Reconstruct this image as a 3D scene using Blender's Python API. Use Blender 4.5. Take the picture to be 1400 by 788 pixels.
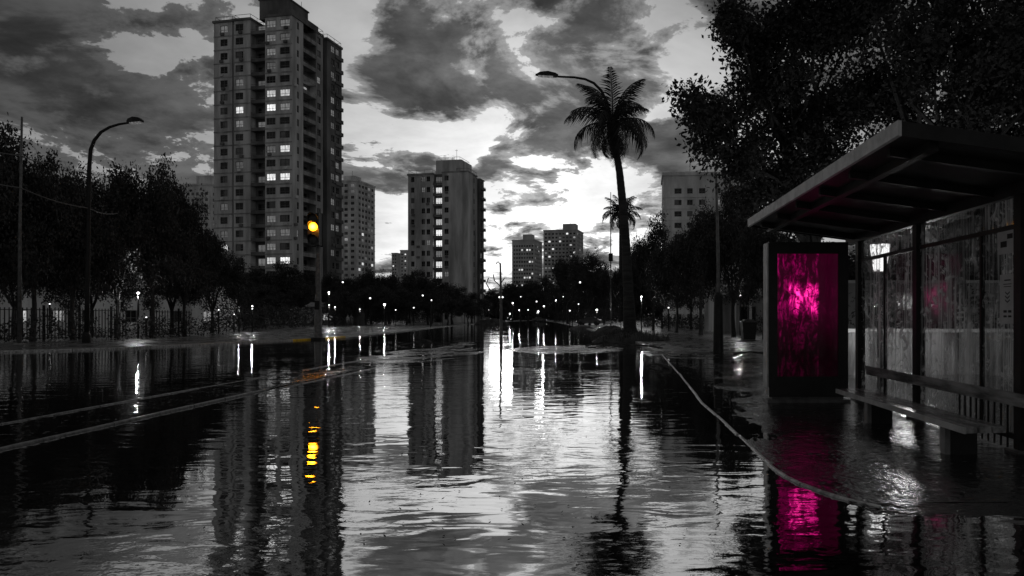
import bpy, bmesh, math, random
import numpy as np
from mathutils import Vector, Matrix
R = math.radians
for o in list(bpy.data.objects): bpy.data.objects.remove(o)
SC = bpy.context.scene
COL = SC.collection
F = 933.0; VX = 820.0; VY = 434.0; H = 1.4          # focal length in photo pixels, vanishing point, eye height

# ------------------------------------------------------------------ camera
cam = bpy.data.cameras.new('camera'); cam.sensor_width = 36; cam.lens = 36*F/1400
cam.shift_x = -(VX-700)/1400; cam.shift_y = (VY-394)/1400
cam.clip_start = 0.1; cam.clip_end = 8000
camo = bpy.data.objects.new('camera', cam); COL.objects.link(camo)
camo.location = (0, 0, H); camo.rotation_euler = (R(90), 0, 0)
SC.camera = camo
SC.view_settings.view_transform = 'Standard'; SC.view_settings.look = 'None'
SC.view_settings.exposure = 0; SC.view_settings.gamma = 1
SC.render.engine = 'CYCLES'
SC.cycles.max_bounces = 8; SC.cycles.glossy_bounces = 4; SC.cycles.transparent_max_bounces = 12
SC.cycles.sample_clamp_indirect = 9.0; SC.cycles.use_denoising = True
SC.cycles.blur_glossy = 0.3; SC.cycles.caustics_reflective = True

def at(px, py, Y): return Vector(((px-VX)*Y/F, Y, H+(VY-py)*Y/F))
def gnd(px, py, z=0.0):
    Y = F*(H-z)/(py-VY); return Vector(((px-VX)*Y/F, Y, z))

# ------------------------------------------------------------------ node helpers
class NT:
    def __init__(s, tree): s.t = tree; s.n = tree.nodes; s.l = tree.links
    def new(s, typ, **kw):
        n = s.n.new(typ)
        for k, v in kw.items(): setattr(n, k, v)
        return n
    def put(s, inp, v):
        if hasattr(v, 'bl_idname') or isinstance(v, bpy.types.NodeSocket): s.l.new(v, inp)
        else:
            if isinstance(v, (int, float)) and hasattr(inp.default_value, '__len__'):
                v = (v, v, v, 1)[:len(inp.default_value)]
            inp.default_value = v
    def m(s, op, a, b=None, c=None, clamp=False):
        n = s.new('ShaderNodeMath', operation=op, use_clamp=clamp)
        s.put(n.inputs[0], a)
        if b is not None: s.put(n.inputs[1], b)
        if c is not None: s.put(n.inputs[2], c)
        return n.outputs[0]
    def vm(s, op, a, b=None, out=0):
        n = s.new('ShaderNodeVectorMath', operation=op)
        s.put(n.inputs[0], a)
        if b is not None: s.put(n.inputs[1], b)
        return n.outputs['Value' if op in ('DOT_PRODUCT', 'LENGTH', 'DISTANCE') else 'Vector']
    def mr(s, v, a, b, c=0.0, d=1.0, smooth=True):
        n = s.new('ShaderNodeMapRange', interpolation_type='SMOOTHSTEP' if smooth else 'LINEAR')
        for i, x in enumerate((v, a, b, c, d)): s.put(n.inputs[i], x)
        return n.outputs[0]
    def noise(s, vec, scale, detail=3, rough=.5, dist=0, dim='3D'):
        n = s.new('ShaderNodeTexNoise', noise_dimensions=dim)
        if vec is not None: s.l.new(vec, n.inputs['Vector'])
        n.inputs['Scale'].default_value = scale; n.inputs['Detail'].default_value = detail
        n.inputs['Roughness'].default_value = rough; n.inputs['Distortion'].default_value = dist
        return n.outputs['Fac']
    def comb(s, x, y, z):
        n = s.new('ShaderNodeCombineXYZ')
        for i, v in enumerate((x, y, z)): s.put(n.inputs[i], v)
        return n.outputs[0]
    def mix(s, f, a, b):
        n = s.new('ShaderNodeMix', data_type='FLOAT')
        s.put(n.inputs[0], f); s.put(n.inputs[2], a); s.put(n.inputs[3], b)
        return n.outputs[0]
    def pos(s): return s.new('ShaderNodeNewGeometry').outputs['Position']
    def obj(s): return s.new('ShaderNodeTexCoord').outputs['Object']
    def scale(s, v, xyz): return s.vm('MULTIPLY', v, xyz)

# ------------------------------------------------------------------ sky: dusk, black and white, broken clouds
SUN_AZ = math.atan((735-VX)/F)                       # sunset behind the far end of the road
world = bpy.data.worlds.new('World'); SC.world = world; world.use_nodes = True
w = NT(world.node_tree); w.n.clear()
d = w.vm('NORMALIZE', w.new('ShaderNodeTexCoord').outputs['Generated'])
sep = w.new('ShaderNodeSeparateXYZ'); w.l.new(d, sep.inputs[0]); dx, dy, dz = sep.outputs
sky = w.new('ShaderNodeTexSky', sky_type='NISHITA', sun_disc=False)
sky.sun_elevation = R(3); sky.sun_rotation = SUN_AZ; sky.air_density = 1.2; sky.dust_density = 2.0
bw = w.new('ShaderNodeRGBToBW'); w.l.new(sky.outputs[0], bw.inputs[0])
zc = w.m('ADD', w.m('ABSOLUTE', dz), 0.20)
plane = w.comb(w.m('DIVIDE', dx, zc), w.m('DIVIDE', dy, zc), 0.0)
warp = w.noise(plane, 1.1, 2, .5)
pw = w.vm('ADD', plane, w.comb(w.m('MULTIPLY', w.m('SUBTRACT', warp, .5), .5), w.m('MULTIPLY', w.m('SUBTRACT', warp, .5), .3), 3.7))
n1 = w.noise(pw, 2.7, 10, .62, .25)
n2 = w.noise(w.vm('ADD', pw, (11.3, 4.1, 2.0)), 4.2, 7, .62)
n3 = w.noise(w.vm('ADD', pw, (3.3, 9.1, 7.0)), 0.9, 3, .5)
n4 = w.noise(w.vm('ADD', pw, (5.3, 1.1, 4.0)), 2.6, 6, .6)
def skydir(px, py):
    v = Vector(((px-VX)/F, 1, (VY-py)/F)).normalized(); return tuple(v)
cov = w.m('ADD', w.m('MULTIPLY_ADD', n1, 1.75, -.355), w.m('MULTIPLY', w.m('SUBTRACT', n2, .5), 1.0))
BLOBS = [  # px, py, radius px, amount (+ cloud, - clear)
 (575,110,70,.24),(640,120,80,.20),(520,130,50,.14),(590,75,55,.12),(690,150,60,.12),
 (640,10,110,.18),(760,20,110,.20),(860,50,110,.20),(950,30,90,.10),(830,90,70,.10),
 (735,200,50,.18),(690,215,45,.12),(780,225,50,.10),(900,175,45,.12),(930,215,45,.10),
 (720,300,60,.08),(905,165,70,.28),(745,210,60,.26),(870,215,40,.14),(960,235,40,.12),(700,250,30,.14),(500,230,50,.08),(480,290,40,.08),(690,335,60,.10),(560,240,40,.08),
 (505,35,55,-.34),(545,35,35,-.12),(665,62,34,-.36),(480,90,25,-.10),
 (610,195,45,-.32),(540,200,40,-.14),(660,180,35,-.12),(770,165,35,-.14),(680,265,55,-.14),(760,268,55,-.30),(830,250,50,-.14),(900,260,40,-.18),
 (955,100,34,-.30),(900,115,25,-.08),(970,150,35,-.10),(650,350,50,-.12),(530,330,40,-.16),
 (90,45,70,.16),(170,45,35,.08),(190,115,55,.18),(245,130,40,.12),(60,140,140,.16),(150,210,140,.14),(250,200,60,.10),
 (240,40,70,-.22),(260,85,30,-.10),(150,10,40,-.05),(165,118,14,-.12),
]
wn = w.new('ShaderNodeTexNoise'); w.l.new(pw, wn.inputs['Vector']); wn.inputs['Scale'].default_value = 2.2; wn.inputs['Detail'].default_value = 4
dwarp = w.vm('NORMALIZE', w.vm('ADD', d, w.vm('MULTIPLY', w.vm('SUBTRACT', wn.outputs['Color'], (.5,.5,.5)), (.20,.08,.14))))
for px, py, r, a in BLOBS:
    c = skydir(px, py)
    k = math.sqrt(c[1]**2)  # foreshortening toward the frame's edge
    ang = (r*1.7/F)*k
    dd = w.vm('DOT_PRODUCT', dwarp, c)
    cov = w.m('ADD', cov, w.mr(dd, math.cos(ang), 1.0, 0.0, a*(.40 if a > 0 else .60)))
sunv = (math.sin(SUN_AZ), math.cos(SUN_AZ), 0.13)
sd = w.vm('DOT_PRODUCT', d, tuple(Vector(sunv).normalized()))
glow = w.m('POWER', w.m('MAXIMUM', sd, 0.0), 7.0)          # wide sunset glow
glow2 = w.m('POWER', w.m('MAXIMUM', sd, 0.0), 20.0)
low = w.mr(dz, .0, .42, 1.0, .0)
base = w.m('ADD', w.m('MULTIPLY', bw.outputs[0], 0.04), .125)
clear = w.m('ADD', base, w.m('ADD', w.m('MULTIPLY', glow, .13), w.m('MULTIPLY', glow2, .46)))
cov = w.m('ADD', cov, w.mr(dz, 0.0, .30, .045, 0.0))
thick = w.mr(cov, .50, .55)
mott = w.m('MULTIPLY', w.mr(n4, .32, .68, .6, 1.7), w.mr(n2, .3, .7, 1.5, .65))
core = w.m('MULTIPLY', w.m('ADD', .042, w.m('ADD', w.m('MULTIPLY', glow, .030), w.m('MULTIPLY', glow2, .05))), mott)
edge = w.m('MULTIPLY', clear, w.mr(n3, .35, .65, .30, .62))
t2 = w.mr(cov, .52, .72)
cloudcol = w.mix(t2, edge, core)
lum = w.mix(thick, w.m('MULTIPLY', clear, w.mr(n4, .3, .7, .82, 1.15)), cloudcol)
bgc = w.comb(lum, lum, lum)
bg = w.new('ShaderNodeBackground'); w.l.new(bgc, bg.inputs[0]); bg.inputs[1].default_value = 1.0
wo = w.new('ShaderNodeOutputWorld'); w.l.new(bg.outputs[0], wo.inputs[0])
world.cycles.sampling_method = 'MANUAL'; world.cycles.sample_map_resolution = 1024

sun = bpy.data.lights.new('sun', 'SUN'); sun.energy = 0.12; sun.angle = R(8); sun.color = (1, 1, 1)
suno = bpy.data.objects.new('sun', sun); COL.objects.link(suno)
suno.rotation_euler = Vector((math.sin(SUN_AZ), math.cos(SUN_AZ), math.tan(R(3)))).to_track_quat('Z', 'Y').to_euler()

# ------------------------------------------------------------------ materials (a black and white place, two coloured lights)
M = {}
def principled(name):
    m = bpy.data.materials.new(name); m.use_nodes = True; t = NT(m.node_tree)
    p = t.n['Principled BSDF']; M[name] = m
    return m, t, p
def setcol(t, p, v, color=(1, 1, 1)):
    if isinstance(v, (int, float)): p.inputs['Base Color'].default_value = (v*color[0], v*color[1], v*color[2], 1)
    else: t.l.new(t.comb(*[t.m('MULTIPLY', v, c) for c in color]), p.inputs['Base Color'])
def basic(name, val, rough=.6, var=.35, scale=3.0, bump=0.0, bscale=30, metal=0.0, spec=.5, coord='obj', stretch=(1, 1, 1), color=(1, 1, 1)):
    m, t, p = principled(name)
    v = t.scale(t.obj() if coord == 'obj' else t.pos(), stretch)
    n = t.noise(v, scale, 6, .6)
    setcol(t, p, t.mr(n, .3, .7, val*(1-var), val*(1+var)), color)
    p.inputs['Roughness'].default_value = rough; p.inputs['Metallic'].default_value = metal
    p.inputs['Specular IOR Level'].default_value = spec
    if bump:
        b = t.new('ShaderNodeBump'); b.inputs['Distance'].default_value = bump; b.inputs['Strength'].default_value = 1
        t.l.new(t.noise(v, bscale, 4, .6), b.inputs['Height']); t.l.new(b.outputs[0], p.inputs['Normal'])
    return m
def emitter(name, col, strength, base=.2):
    m, t, p = principled(name)
    p.inputs['Base Color'].default_value = (base, base, base, 1)
    p.inputs['Emission Color'].default_value = (*col, 1); p.inputs['Emission Strength'].default_value = strength
    return m

# flood water: near-mirror with wind ripples that come and go
def water_material():
    m, t, p = principled('flood_water')
    P = t.pos()
    p.inputs['Base Color'].default_value = (.004, .004, .004, 1)
    p.inputs['Roughness'].default_value = .015; p.inputs['IOR'].default_value = 3.0
    big = t.noise(t.scale(P, (.35, .22, 0)), 1.0, 3, .5)
    patch = t.mr(big, .42, .62, .06, 1.0)
    a = t.noise(t.scale(P, (.62, 1.35, 0)), 2.6, 2, .5, .4)
    b = t.noise(t.scale(P, (.8, 1.2, 0)), 9.0, 3, .55, .3)
    c = t.noise(t.scale(P, (.5, .9, 0)), .55, 2, .5)
    h = t.m('ADD', t.m('MULTIPLY', t.m('MULTIPLY', a, t.mr(big, .36, .60, .50, 1.0)), .0078), t.m('MULTIPLY', t.m('MULTIPLY', b, patch), .0020))
    h = t.m('ADD', h, t.m('MULTIPLY', c, .006))
    bp = t.new('ShaderNodeBump'); bp.inputs['Distance'].default_value = 1; bp.inputs['Strength'].default_value = 1
    t.l.new(h, bp.inputs['Height']); t.l.new(bp.outputs[0], p.inputs['Normal'])
    # added gloss: stronger mirror than real water, at every angle
    gl = t.new('ShaderNodeBsdfGlossy'); gl.inputs['Roughness'].default_value = .012; gl.inputs[0].default_value = (.97, .97, .97, 1); t.l.new(bp.outputs[0], gl.inputs['Normal'])
    mx = t.new('ShaderNodeMixShader'); mx.inputs[0].default_value = .52
    t.l.new(p.outputs[0], mx.inputs[1]); t.l.new(gl.outputs[0], mx.inputs[2]); t.l.new(mx.outputs[0], t.n['Material Output'].inputs[0])
    return m
water_material()
# wet paving: dark, patches of standing water
def wet_material(name, val, r0=.06, r1=.38, bump=.004, ior=1.7):
    m, t, p = principled(name)
    P = t.pos()
    n = t.noise(P, .8, 5, .6); g = t.noise(P, 14, 5, .65)
    setcol(t, p, t.m('MULTIPLY', t.mr(n, .3, .7, val*.6, val*1.4), t.mr(g, .3, .7, .7, 1.3)))
    wet = t.mr(n, .42, .58)
    t.l.new(t.mix(wet, r1, r0), p.inputs['Roughness']); p.inputs['IOR'].default_value = ior
    hh = t.m('ADD', t.m('MULTIPLY', t.noise(P, 22, 4, .6), t.mix(wet, bump, bump*.45)), t.m('MULTIPLY', t.noise(P, 7.5, 2, .5), .012))
    bp = t.new('ShaderNodeBump'); bp.inputs['Distance'].default_value = 1; bp.inputs['Strength'].default_value = 1
    t.l.new(hh, bp.inputs['Height']); t.l.new(bp.outputs[0], p.inputs['Normal'])
    return m
wet_material('wet_paving', .016, .05, .13, .009, 2.1)
wet_material('wet_paving_far', .10, .12, .5, .006, 1.9)
wet_material('wet_median', .03, .05, .4, .006)
basic('mud', .02, .5, .5, 1.5, .02, 12)
basic('kerb_concrete', .34, .35, .6, 14, .006, 45, coord='pos')
basic('kerb_wet', .12, .3, .6, 14, .005, 45, coord='pos')
basic('amber_lit_kerb', .75, .4, .3, 6, .003, 60, coord='pos', color=(1, .62, .02))  # amber lamp's glow on the kerb, put into the stone colour
basic('concrete_wall', .32, .8, .45, .5, coord='pos', stretch=(1, 1, .18))
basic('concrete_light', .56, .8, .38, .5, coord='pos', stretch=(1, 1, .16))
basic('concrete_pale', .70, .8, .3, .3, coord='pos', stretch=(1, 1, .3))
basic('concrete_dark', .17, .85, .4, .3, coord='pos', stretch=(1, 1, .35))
basic('concrete_far', .55, .9, .3, .1, coord='pos', stretch=(1, 1, .3))
basic('dark_metal', .02, .5, .3, 4, .0005, 80, spec=.2)
basic('post_metal', .12, .4, .4, 6, .0008, 60)
basic('fascia_metal', .42, .5, .25, 5, .001, 40, coord='pos')
basic('housing_black', .015, .4, .3, 6)
basic('window_frame', .16, .5, .2, 3)
def dark_glass():
    m, t, p = principled('window_dark'); rv = t.new('ShaderNodeObjectInfo').outputs['Random']; O = t.obj()
    sx_ = t.new('ShaderNodeSeparateXYZ'); t.l.new(O, sx_.inputs[0])
    cur = t.m('MULTIPLY', t.m('GREATER_THAN', rv, .62), t.m('GREATER_THAN', t.m('MULTIPLY', sx_.outputs[0], t.mr(rv, .6, 1, -1, 1, False)), -.12))   # a drawn curtain in some
    setcol(t, p, t.m('MULTIPLY_ADD', t.m('MULTIPLY', cur, t.noise(t.scale(O, (14,1,.3)), 1, 2)), .30, .012)); p.inputs['Roughness'].default_value = .12
dark_glass()
basic('bark', .045, .9, .5, 6, .03, 9, stretch=(1, 1, .4))
basic('palm_bark', .035, .9, .5, 3, .04, 5, stretch=(.4, .4, 3))
basic('leaf', .060, .65, .5, 1.2, spec=.15)
basic('leaf_near', .05, .6, .5, 2.0, spec=.15)
basic('palm_leaf', .04, .6, .4, 2.0, spec=.2)
basic('streaked_concrete', .42, .6, .75, 1.6, coord='pos', stretch=(2.5, 2.5, .35))
basic('paper', .5, .8, .1, 4)
basic('ink', .03, .8, .1, 4)
basic('bench_slab', .24, .13, .6, 9, .003, 25, stretch=(1, .2, 1))
basic('bench_leg_lit', .2, .6, .3, 5, .002, 40)
basic('cloth', .10, .9, .3, 8)
basic('cloth_light', .3, .9, .2, 8)
basic('skin', .25, .6, .1, 8)
basic('bin_plastic', .04, .4, .2, 5)
basic('rubber', .02, .8, .2, 5)
basic('car_paint', .08, .15, .1, 2, spec=.6)
basic('cable', .12, .6, .1, 2)
basic('cloth_awning', .22, .8, .3, 2)
def lit_material(name, strength):
    m, t, p = principled(name)
    O = t.obj(); n = t.noise(t.scale(O, (6, 1, .7)), 1.4, 3, .6)
    p.inputs['Base Color'].default_value = (.3, .3, .3, 1)
    rv = t.new('ShaderNodeObjectInfo').outputs['Random']
    v = t.m('MULTIPLY', t.mr(n, .3, .7, .35, 1.1), t.mr(rv, 0, 1, .45, 1.25, False))
    t.l.new(t.comb(v, v, v), p.inputs['Emission Color']); p.inputs['Emission Strength'].default_value = strength
    return m
lit_material('window_lit', 1.3); lit_material('window_dim', .16); lit_material('window_half', .5)
emitter('lamp_white', (1, 1, 1), 6); emitter('lamp_soft', (1, 1, 1), 2.4); emitter('lamp_dim', (1, 1, 1), 3.0)

def amber():
    m, t, p = principled('lamp_amber'); O = t.obj()
    d_ = t.vm('LENGTH', t.vm('SUBTRACT', O, AMBER)); k = t.mr(d_, .02, .30, 1.0, 0.0)
    t.l.new(t.comb(1.0, t.m('MULTIPLY_ADD', k, .16, .30), t.m('MULTIPLY', k, .04)), p.inputs['Emission Color'])
    t.l.new(t.m('MULTIPLY_ADD', k, 9.0, 3.0), p.inputs['Emission Strength'])
AMBER = (-4*F*(H-.06)/29.5/F, -.36, (463.5-311)*(H-.06)/29.5)
amber(); emitter('lens_off', (1, .62, .02), .02, .05)
emitter('lantern_glass', (1, 1, 1), 2.8)

def glass_material():
    m = bpy.data.materials.new('shelter_glass'); m.use_nodes = True; M['shelter_glass'] = m
    t = NT(m.node_tree); t.n.clear()
    P = t.pos()
    tr = t.new('ShaderNodeBsdfTransparent'); tr.inputs[0].default_value = (.75, .75, .75, 1)
    gl = t.new('ShaderNodeBsdfGlossy'); gl.inputs['Roughness'].default_value = .03; gl.inputs[0].default_value = (.9, .9, .9, 1)
    d1 = t.new('ShaderNodeBsdfDiffuse'); d1.inputs[0].default_value = (.85, .85, .85, 1); d2 = t.new('ShaderNodeBsdfTranslucent'); d2.inputs[0].default_value = (.8, .8, .8, 1)
    df = t.new('ShaderNodeMixShader'); df.inputs[0].default_value = .5; t.l.new(d1.outputs[0], df.inputs[1]); t.l.new(d2.outputs[0], df.inputs[2])
    fr = t.new('ShaderNodeFresnel'); fr.inputs['IOR'].default_value = 1.5
    bp = t.new('ShaderNodeBump'); bp.inputs['Distance'].default_value = .002; t.l.new(t.noise(t.scale(P, (9, 9, 1.5)), 1, 3, .5), bp.inputs['Height'])
    t.l.new(bp.outputs[0], gl.inputs['Normal'])
    m1 = t.new('ShaderNodeMixShader'); t.l.new(t.m('MULTIPLY', fr.outputs[0], .22), m1.inputs[0]); t.l.new(tr.outputs[0], m1.inputs[1]); t.l.new(gl.outputs[0], m1.inputs[2])
    streak = t.noise(t.scale(P, (30, 30, .5)), 1, 4, .7); spots = t.noise(P, 7, 5, .7, 1.2)
    low = t.noise(t.scale(P, (2, 2, 1)), 1, 2, .5)
    dirt = t.m('MAXIMUM', t.m('MULTIPLY', t.mr(streak, .52, .60), .9), t.m('MULTIPLY', t.mr(spots, .54, .60), .9))
    dirt = t.m('MULTIPLY', dirt, t.mr(low, .38, .55, .3, 1))
    m2 = t.new('ShaderNodeMixShader'); t.l.new(dirt, m2.inputs[0]); t.l.new(m1.outputs[0], m2.inputs[1]); t.l.new(df.outputs[0], m2.inputs[2])
    o = t.new('ShaderNodeOutputMaterial'); t.l.new(m2.outputs[0], o.inputs[0])
glass_material()
# back-lit poster: bright window-like patch high in its left two thirds, blurred shapes fading down
def screen_material():
    m, t, p = principled('ad_screen')
    O = t.obj(); s = t.new('ShaderNodeSeparateXYZ'); t.l.new(O, s.inputs[0]); x, _, z = s.outputs
    # x in -.52..+.52, z in 0..2.0
    left = t.mr(x, .17, .19, 1, .10)
    patch = t.m('MULTIPLY', t.m('MULTIPLY', t.mr(x, -.32, -.28), t.mr(x, .16, .20, 1, 0)), t.m('MULTIPLY', t.mr(z, .98, 1.15), t.mr(z, 1.42, 1.56, 1, 0)))
    fade = t.mr(z, .35, 1.25, .12, 1.0)
    nz = t.noise(t.scale(O, (9, 1, 2.6)), 1, 4, .7, .8); sh = t.noise(t.scale(O, (6, 1, 6)), 1, 6, .7, 2.0)
    v = t.m('MULTIPLY', t.m('MULTIPLY', left, fade), t.mr(nz, .44, .7, .0, .12))
    v = t.m('ADD', v, t.m('MULTIPLY', patch, t.mr(nz, .42, .68, .10, 1.0)))
    v = t.m('MULTIPLY', v, t.mr(sh, .40, .56, .10, 1.2))
    v = t.m('ADD', v, t.m('MULTIPLY', fade, .011))
    fr = t.m('MULTIPLY', t.m('POWER', v, 1.0), 1.0)
    g = t.m('MULTIPLY', t.m('MULTIPLY', v, v), .03)
    t.l.new(t.comb(fr, g, t.m('MULTIPLY', fr, .31)), p.inputs['Emission Color']); p.inputs['Emission Strength'].default_value = 1.9
    p.inputs['Base Color'].default_value = (.004, .001, .002, 1); p.inputs['Roughness'].default_value = .12
screen_material()

# ------------------------------------------------------------------ mesh helpers
class MB:
    def __init__(s): s.v = []; s.f = []; s.mi = []
    def box(s, x0, x1, y0, y1, z0, z1, mi=0):
        b = len(s.v)
        s.v += [(x0,y0,z0),(x1,y0,z0),(x1,y1,z0),(x0,y1,z0),(x0,y0,z1),(x1,y0,z1),(x1,y1,z1),(x0,y1,z1)]
        s.f += [(b,b+3,b+2,b+1),(b+4,b+5,b+6,b+7),(b,b+1,b+5,b+4),(b+1,b+2,b+6,b+5),(b+2,b+3,b+7,b+6),(b+3,b,b+4,b+7)]; s.mi += [mi]*6
        return s
    def hexa(s, pts, mi=0):            # 8 points, order as box
        b = len(s.v); s.v += [tuple(p) for p in pts]
        s.f += [(b,b+3,b+2,b+1),(b+4,b+5,b+6,b+7),(b,b+1,b+5,b+4),(b+1,b+2,b+6,b+5),(b+2,b+3,b+7,b+6),(b+3,b,b+4,b+7)]; s.mi += [mi]*6
        return s
    def quad(s, a, b_, c, d_, mi=0):
        b = len(s.v); s.v += [tuple(a), tuple(b_), tuple(c), tuple(d_)]; s.f.append((b,b+1,b+2,b+3)); s.mi.append(mi)
        return s
    def tube(s, pts, radii, n=8, mi=0, cap=True):
        pts = [Vector(p) for p in pts]
        if isinstance(radii, (int, float)): radii = [radii]*len(pts)
        b0 = len(s.v); up = None
        for i, p in enumerate(pts):
            tdir = (pts[min(i+1, len(pts)-1)]-pts[max(i-1, 0)]).normalized()
            if up is None: up = tdir.orthogonal().normalized()
            u = (up - tdir*up.dot(tdir)).normalized(); up = u; v = tdir.cross(u)
            for k in range(n):
                a = 2*math.pi*k/n; s.v.append(tuple(p + (u*math.cos(a)+v*math.sin(a))*radii[i]))
        for i in range(len(pts)-1):
            for k in range(n):
                a = b0+i*n+k; b = b0+i*n+(k+1) % n
                s.f.append((a, b, b+n, a+n)); s.mi.append(mi)
        if cap:
            s.f.append(tuple(b0+k for k in range(n))[::-1]); s.mi.append(mi)
            e = b0+(len(pts)-1)*n; s.f.append(tuple(e+k for k in range(n))); s.mi.append(mi)
        return s
    def ball(s, c, r, n=10, m_=6, mi=0, sz=1.0):
        pts = [(c[0], c[1], c[2]+r*sz*(-math.cos(math.pi*i/m_))) for i in range(m_+1)]
        rr = [max(r*math.sin(math.pi*i/m_), r*.02) for i in range(m_+1)]
        return s.tube(pts, rr, n, mi)
    def mesh(s, name, mats):
        me = bpy.data.meshes.new(name); me.from_pydata(s.v, [], s.f); me.update()
        for x in (mats if isinstance(mats, (list, tuple)) else [mats]): me.materials.append(M[x])
        me.polygons.foreach_set('material_index', s.mi)
        return me
    def build(s, name, mats, parent=None, smooth=False, loc=None):
        me = s.mesh(name, mats)
        if smooth: me.polygons.foreach_set('use_smooth', [True]*len(me.polygons))
        return link(name, me, parent, loc)
def link(name, me, parent=None, loc=None, rot=None, scale=None):
    o = bpy.data.objects.new(name, me); COL.objects.link(o)
    if parent: o.parent = parent
    if loc is not None: o.location = loc
    if rot is not None: o.rotation_euler = rot
    if scale is not None: o.scale = scale
    return o
def tag(o, label=None, cat=None, group=None, kind=None):
    if label: o['label'] = label
    if cat: o['category'] = cat
    if group: o['group'] = group
    if kind: o['kind'] = kind
    return o
def empty(name, loc, label, cat, group=None, rz=0):
    o = bpy.data.objects.new(name, None); COL.objects.link(o); o.location = loc; o.rotation_euler = (0, 0, rz)
    o.empty_display_size = .2
    return tag(o, label, cat, group)
def copy_tree(o, parent=None):
    c = o.copy(); COL.objects.link(c); c.parent = parent
    for ch in [x for x in bpy.data.objects if x.parent == o]: copy_tree(ch, c)
    return c
# ------------------------------------------------------------------ setting: ground, flood water, paved banks, kerbs
def struct(o): o['kind'] = 'structure'; return o
g = MB(); g.quad((-3500,-300,-.35),(3500,-300,-.35),(3500,6000,-.35),(-3500,6000,-.35)); struct(g.build('ground', 'mud'))
g = MB(); g.quad((-3400,-280,0),(3400,-280,0),(3400,5800,0),(-3400,5800,0)); struct(g.build('flood_water', 'flood_water'))

def bank(name, outline, z, mat):          # flat paved sheet with real edge thickness
    bm = bmesh.new(); vs = [bm.verts.new((x, y, z)) for x, y in outline]; f = bm.faces.new(vs)
    if f.normal.z < 0: f.normal_flip()
    f.normal_update()
    if f.normal.z < 0: f.normal_flip()
    r = bmesh.ops.extrude_face_region(bm, geom=[f]); 
    for v in [x for x in r['geom'] if isinstance(x, bmesh.types.BMVert)]: v.co.z = -.3
    bmesh.ops.recalc_face_normals(bm, faces=bm.faces)
    bmesh.ops.triangulate(bm, faces=[x for x in bm.faces if len(x.verts) > 4])
    me = bpy.data.meshes.new(name); bm.to_mesh(me); bm.free(); me.materials.append(M[mat])
    return struct(link(name, me))
LK = [gnd(px, py, .06).to_2d() for px, py in [(-260,492),(0,480),(150,476),(300,469),(433,463),(520,455),(600,447),(680,440.5),(735,438)]]
bank('left_pavement', [(-300, LK[0].y)]+[(p.x, p.y) for p in LK]+[(LK[-1].x, 700), (-900, 700)], .05, 'wet_paving_far')
RK = [(862,462.5),(835,457.5),(800,448.5),(765,441.5),(742,438.2)]
RKW = [gnd(px, py, .05).to_2d() for px, py in RK]
bank('right_far_pavement', [(2.3, 27)]+[(p.x, p.y) for p in RKW]+[(RKW[-1].x+2, 700), (900, 700), (900, 27)], .045, 'wet_paving_far')
bank('far_bank', [(-900, 702), (-60, 460), (-15, 460), (900, 702), (3000, 5000), (-3000, 5000)], .06, 'wet_paving_far')

# uneven wet sheets: parts dip below the flood, parts stand a few millimetres proud
def uneven(name, pts_fn, nx, ny, mat):
    rnd = np.random.RandomState(hash(name) % 1000 if False else len(name))
    ph = rnd.rand(14, 3)*6.28; kx = rnd.normal(0, 1, 14); ky = rnd.normal(0, 1, 14)
    V = []
    for j in range(ny+1):
        for i in range(nx+1):
            x, y, z, amp = pts_fn(i/nx, j/ny)
            s = sum(math.sin(x*kx[k]*(1.2+k*.45)+y*ky[k]*(.7+k*.28)+ph[k][0])/(1+k*.35) for k in range(14))/3.2
            V.append((x, y, z+amp*s+amp*rnd.uniform(-.45,.45)))
    Fc = [(j*(nx+1)+i, j*(nx+1)+i+1, (j+1)*(nx+1)+i+1, (j+1)*(nx+1)+i) for j in range(ny) for i in range(nx)]
    me = bpy.data.meshes.new(name); me.from_pydata(V, [], Fc); me.materials.append(M[mat])
    me.polygons.foreach_set('use_smooth', [True]*len(me.polygons))
    return struct(link(name, me))
# kerb line of the right pavement, in world metres, nearest first; rounds the corner at the near end
KZ = .016
KR = [gnd(px, py, KZ).to_2d() for px, py in [(905,484),(930,512),(960,550),(985,571),(1010,594),(1035,618),(1060,640),(1085,656),(1115,668),(1150,680)]][::-1]
KR = [Vector((2.06, 5.0))]+KR
def kerb_x(y):
    if y <= KR[1].y: return KR[1].x
    for a, b in zip(KR[1:], KR[2:]):
        if a.y <= y <= b.y: return a.x+(b.x-a.x)*(y-a.y)/(b.y-a.y)
    return KR[-1].x
def right_fn(u, v):
    y = 5.12+(28-5.12)*v**1.7
    kx = kerb_x(y); x = kx+.028+(16)*u**1.6; q = max(0, min(1, (x-kx)/(1.0+.12*max(0, y-9)))); q = q*q*(3-2*q); q2 = max(0, min(1, (y-6.2)/2.5))
    wet_dip = .017*(1-q)*q2+.006*max(0, min(1, (y-12)/6))
    return x, y, .009-wet_dip, .006+.014*max(0, min(1, (y-11)/8))
uneven('right_pavement', right_fn, 90, 120, 'wet_paving')
def near_fn(u, v):
    x = 1.95+14*u**1.5; y = 3.5+1.625*v+(.0 if u > .02 else 0)
    e = max(0, min(1, (x-1.95)/.8))                     # falls away under the water at the corner
    return x, y, -.045+.054*min(1, v**.8)*1.0-.03*(1-e)*(1-v), .012*(1-v)+.004
uneven('pavement_ramp', near_fn, 90, 60, 'wet_paving')
def median_fn(u, v):
    y = 4+34*v**1.5; return -7.8+1.40*u, y, -.006, .018
uneven('median_strip', median_fn, 14, 200, 'wet_median')
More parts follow.
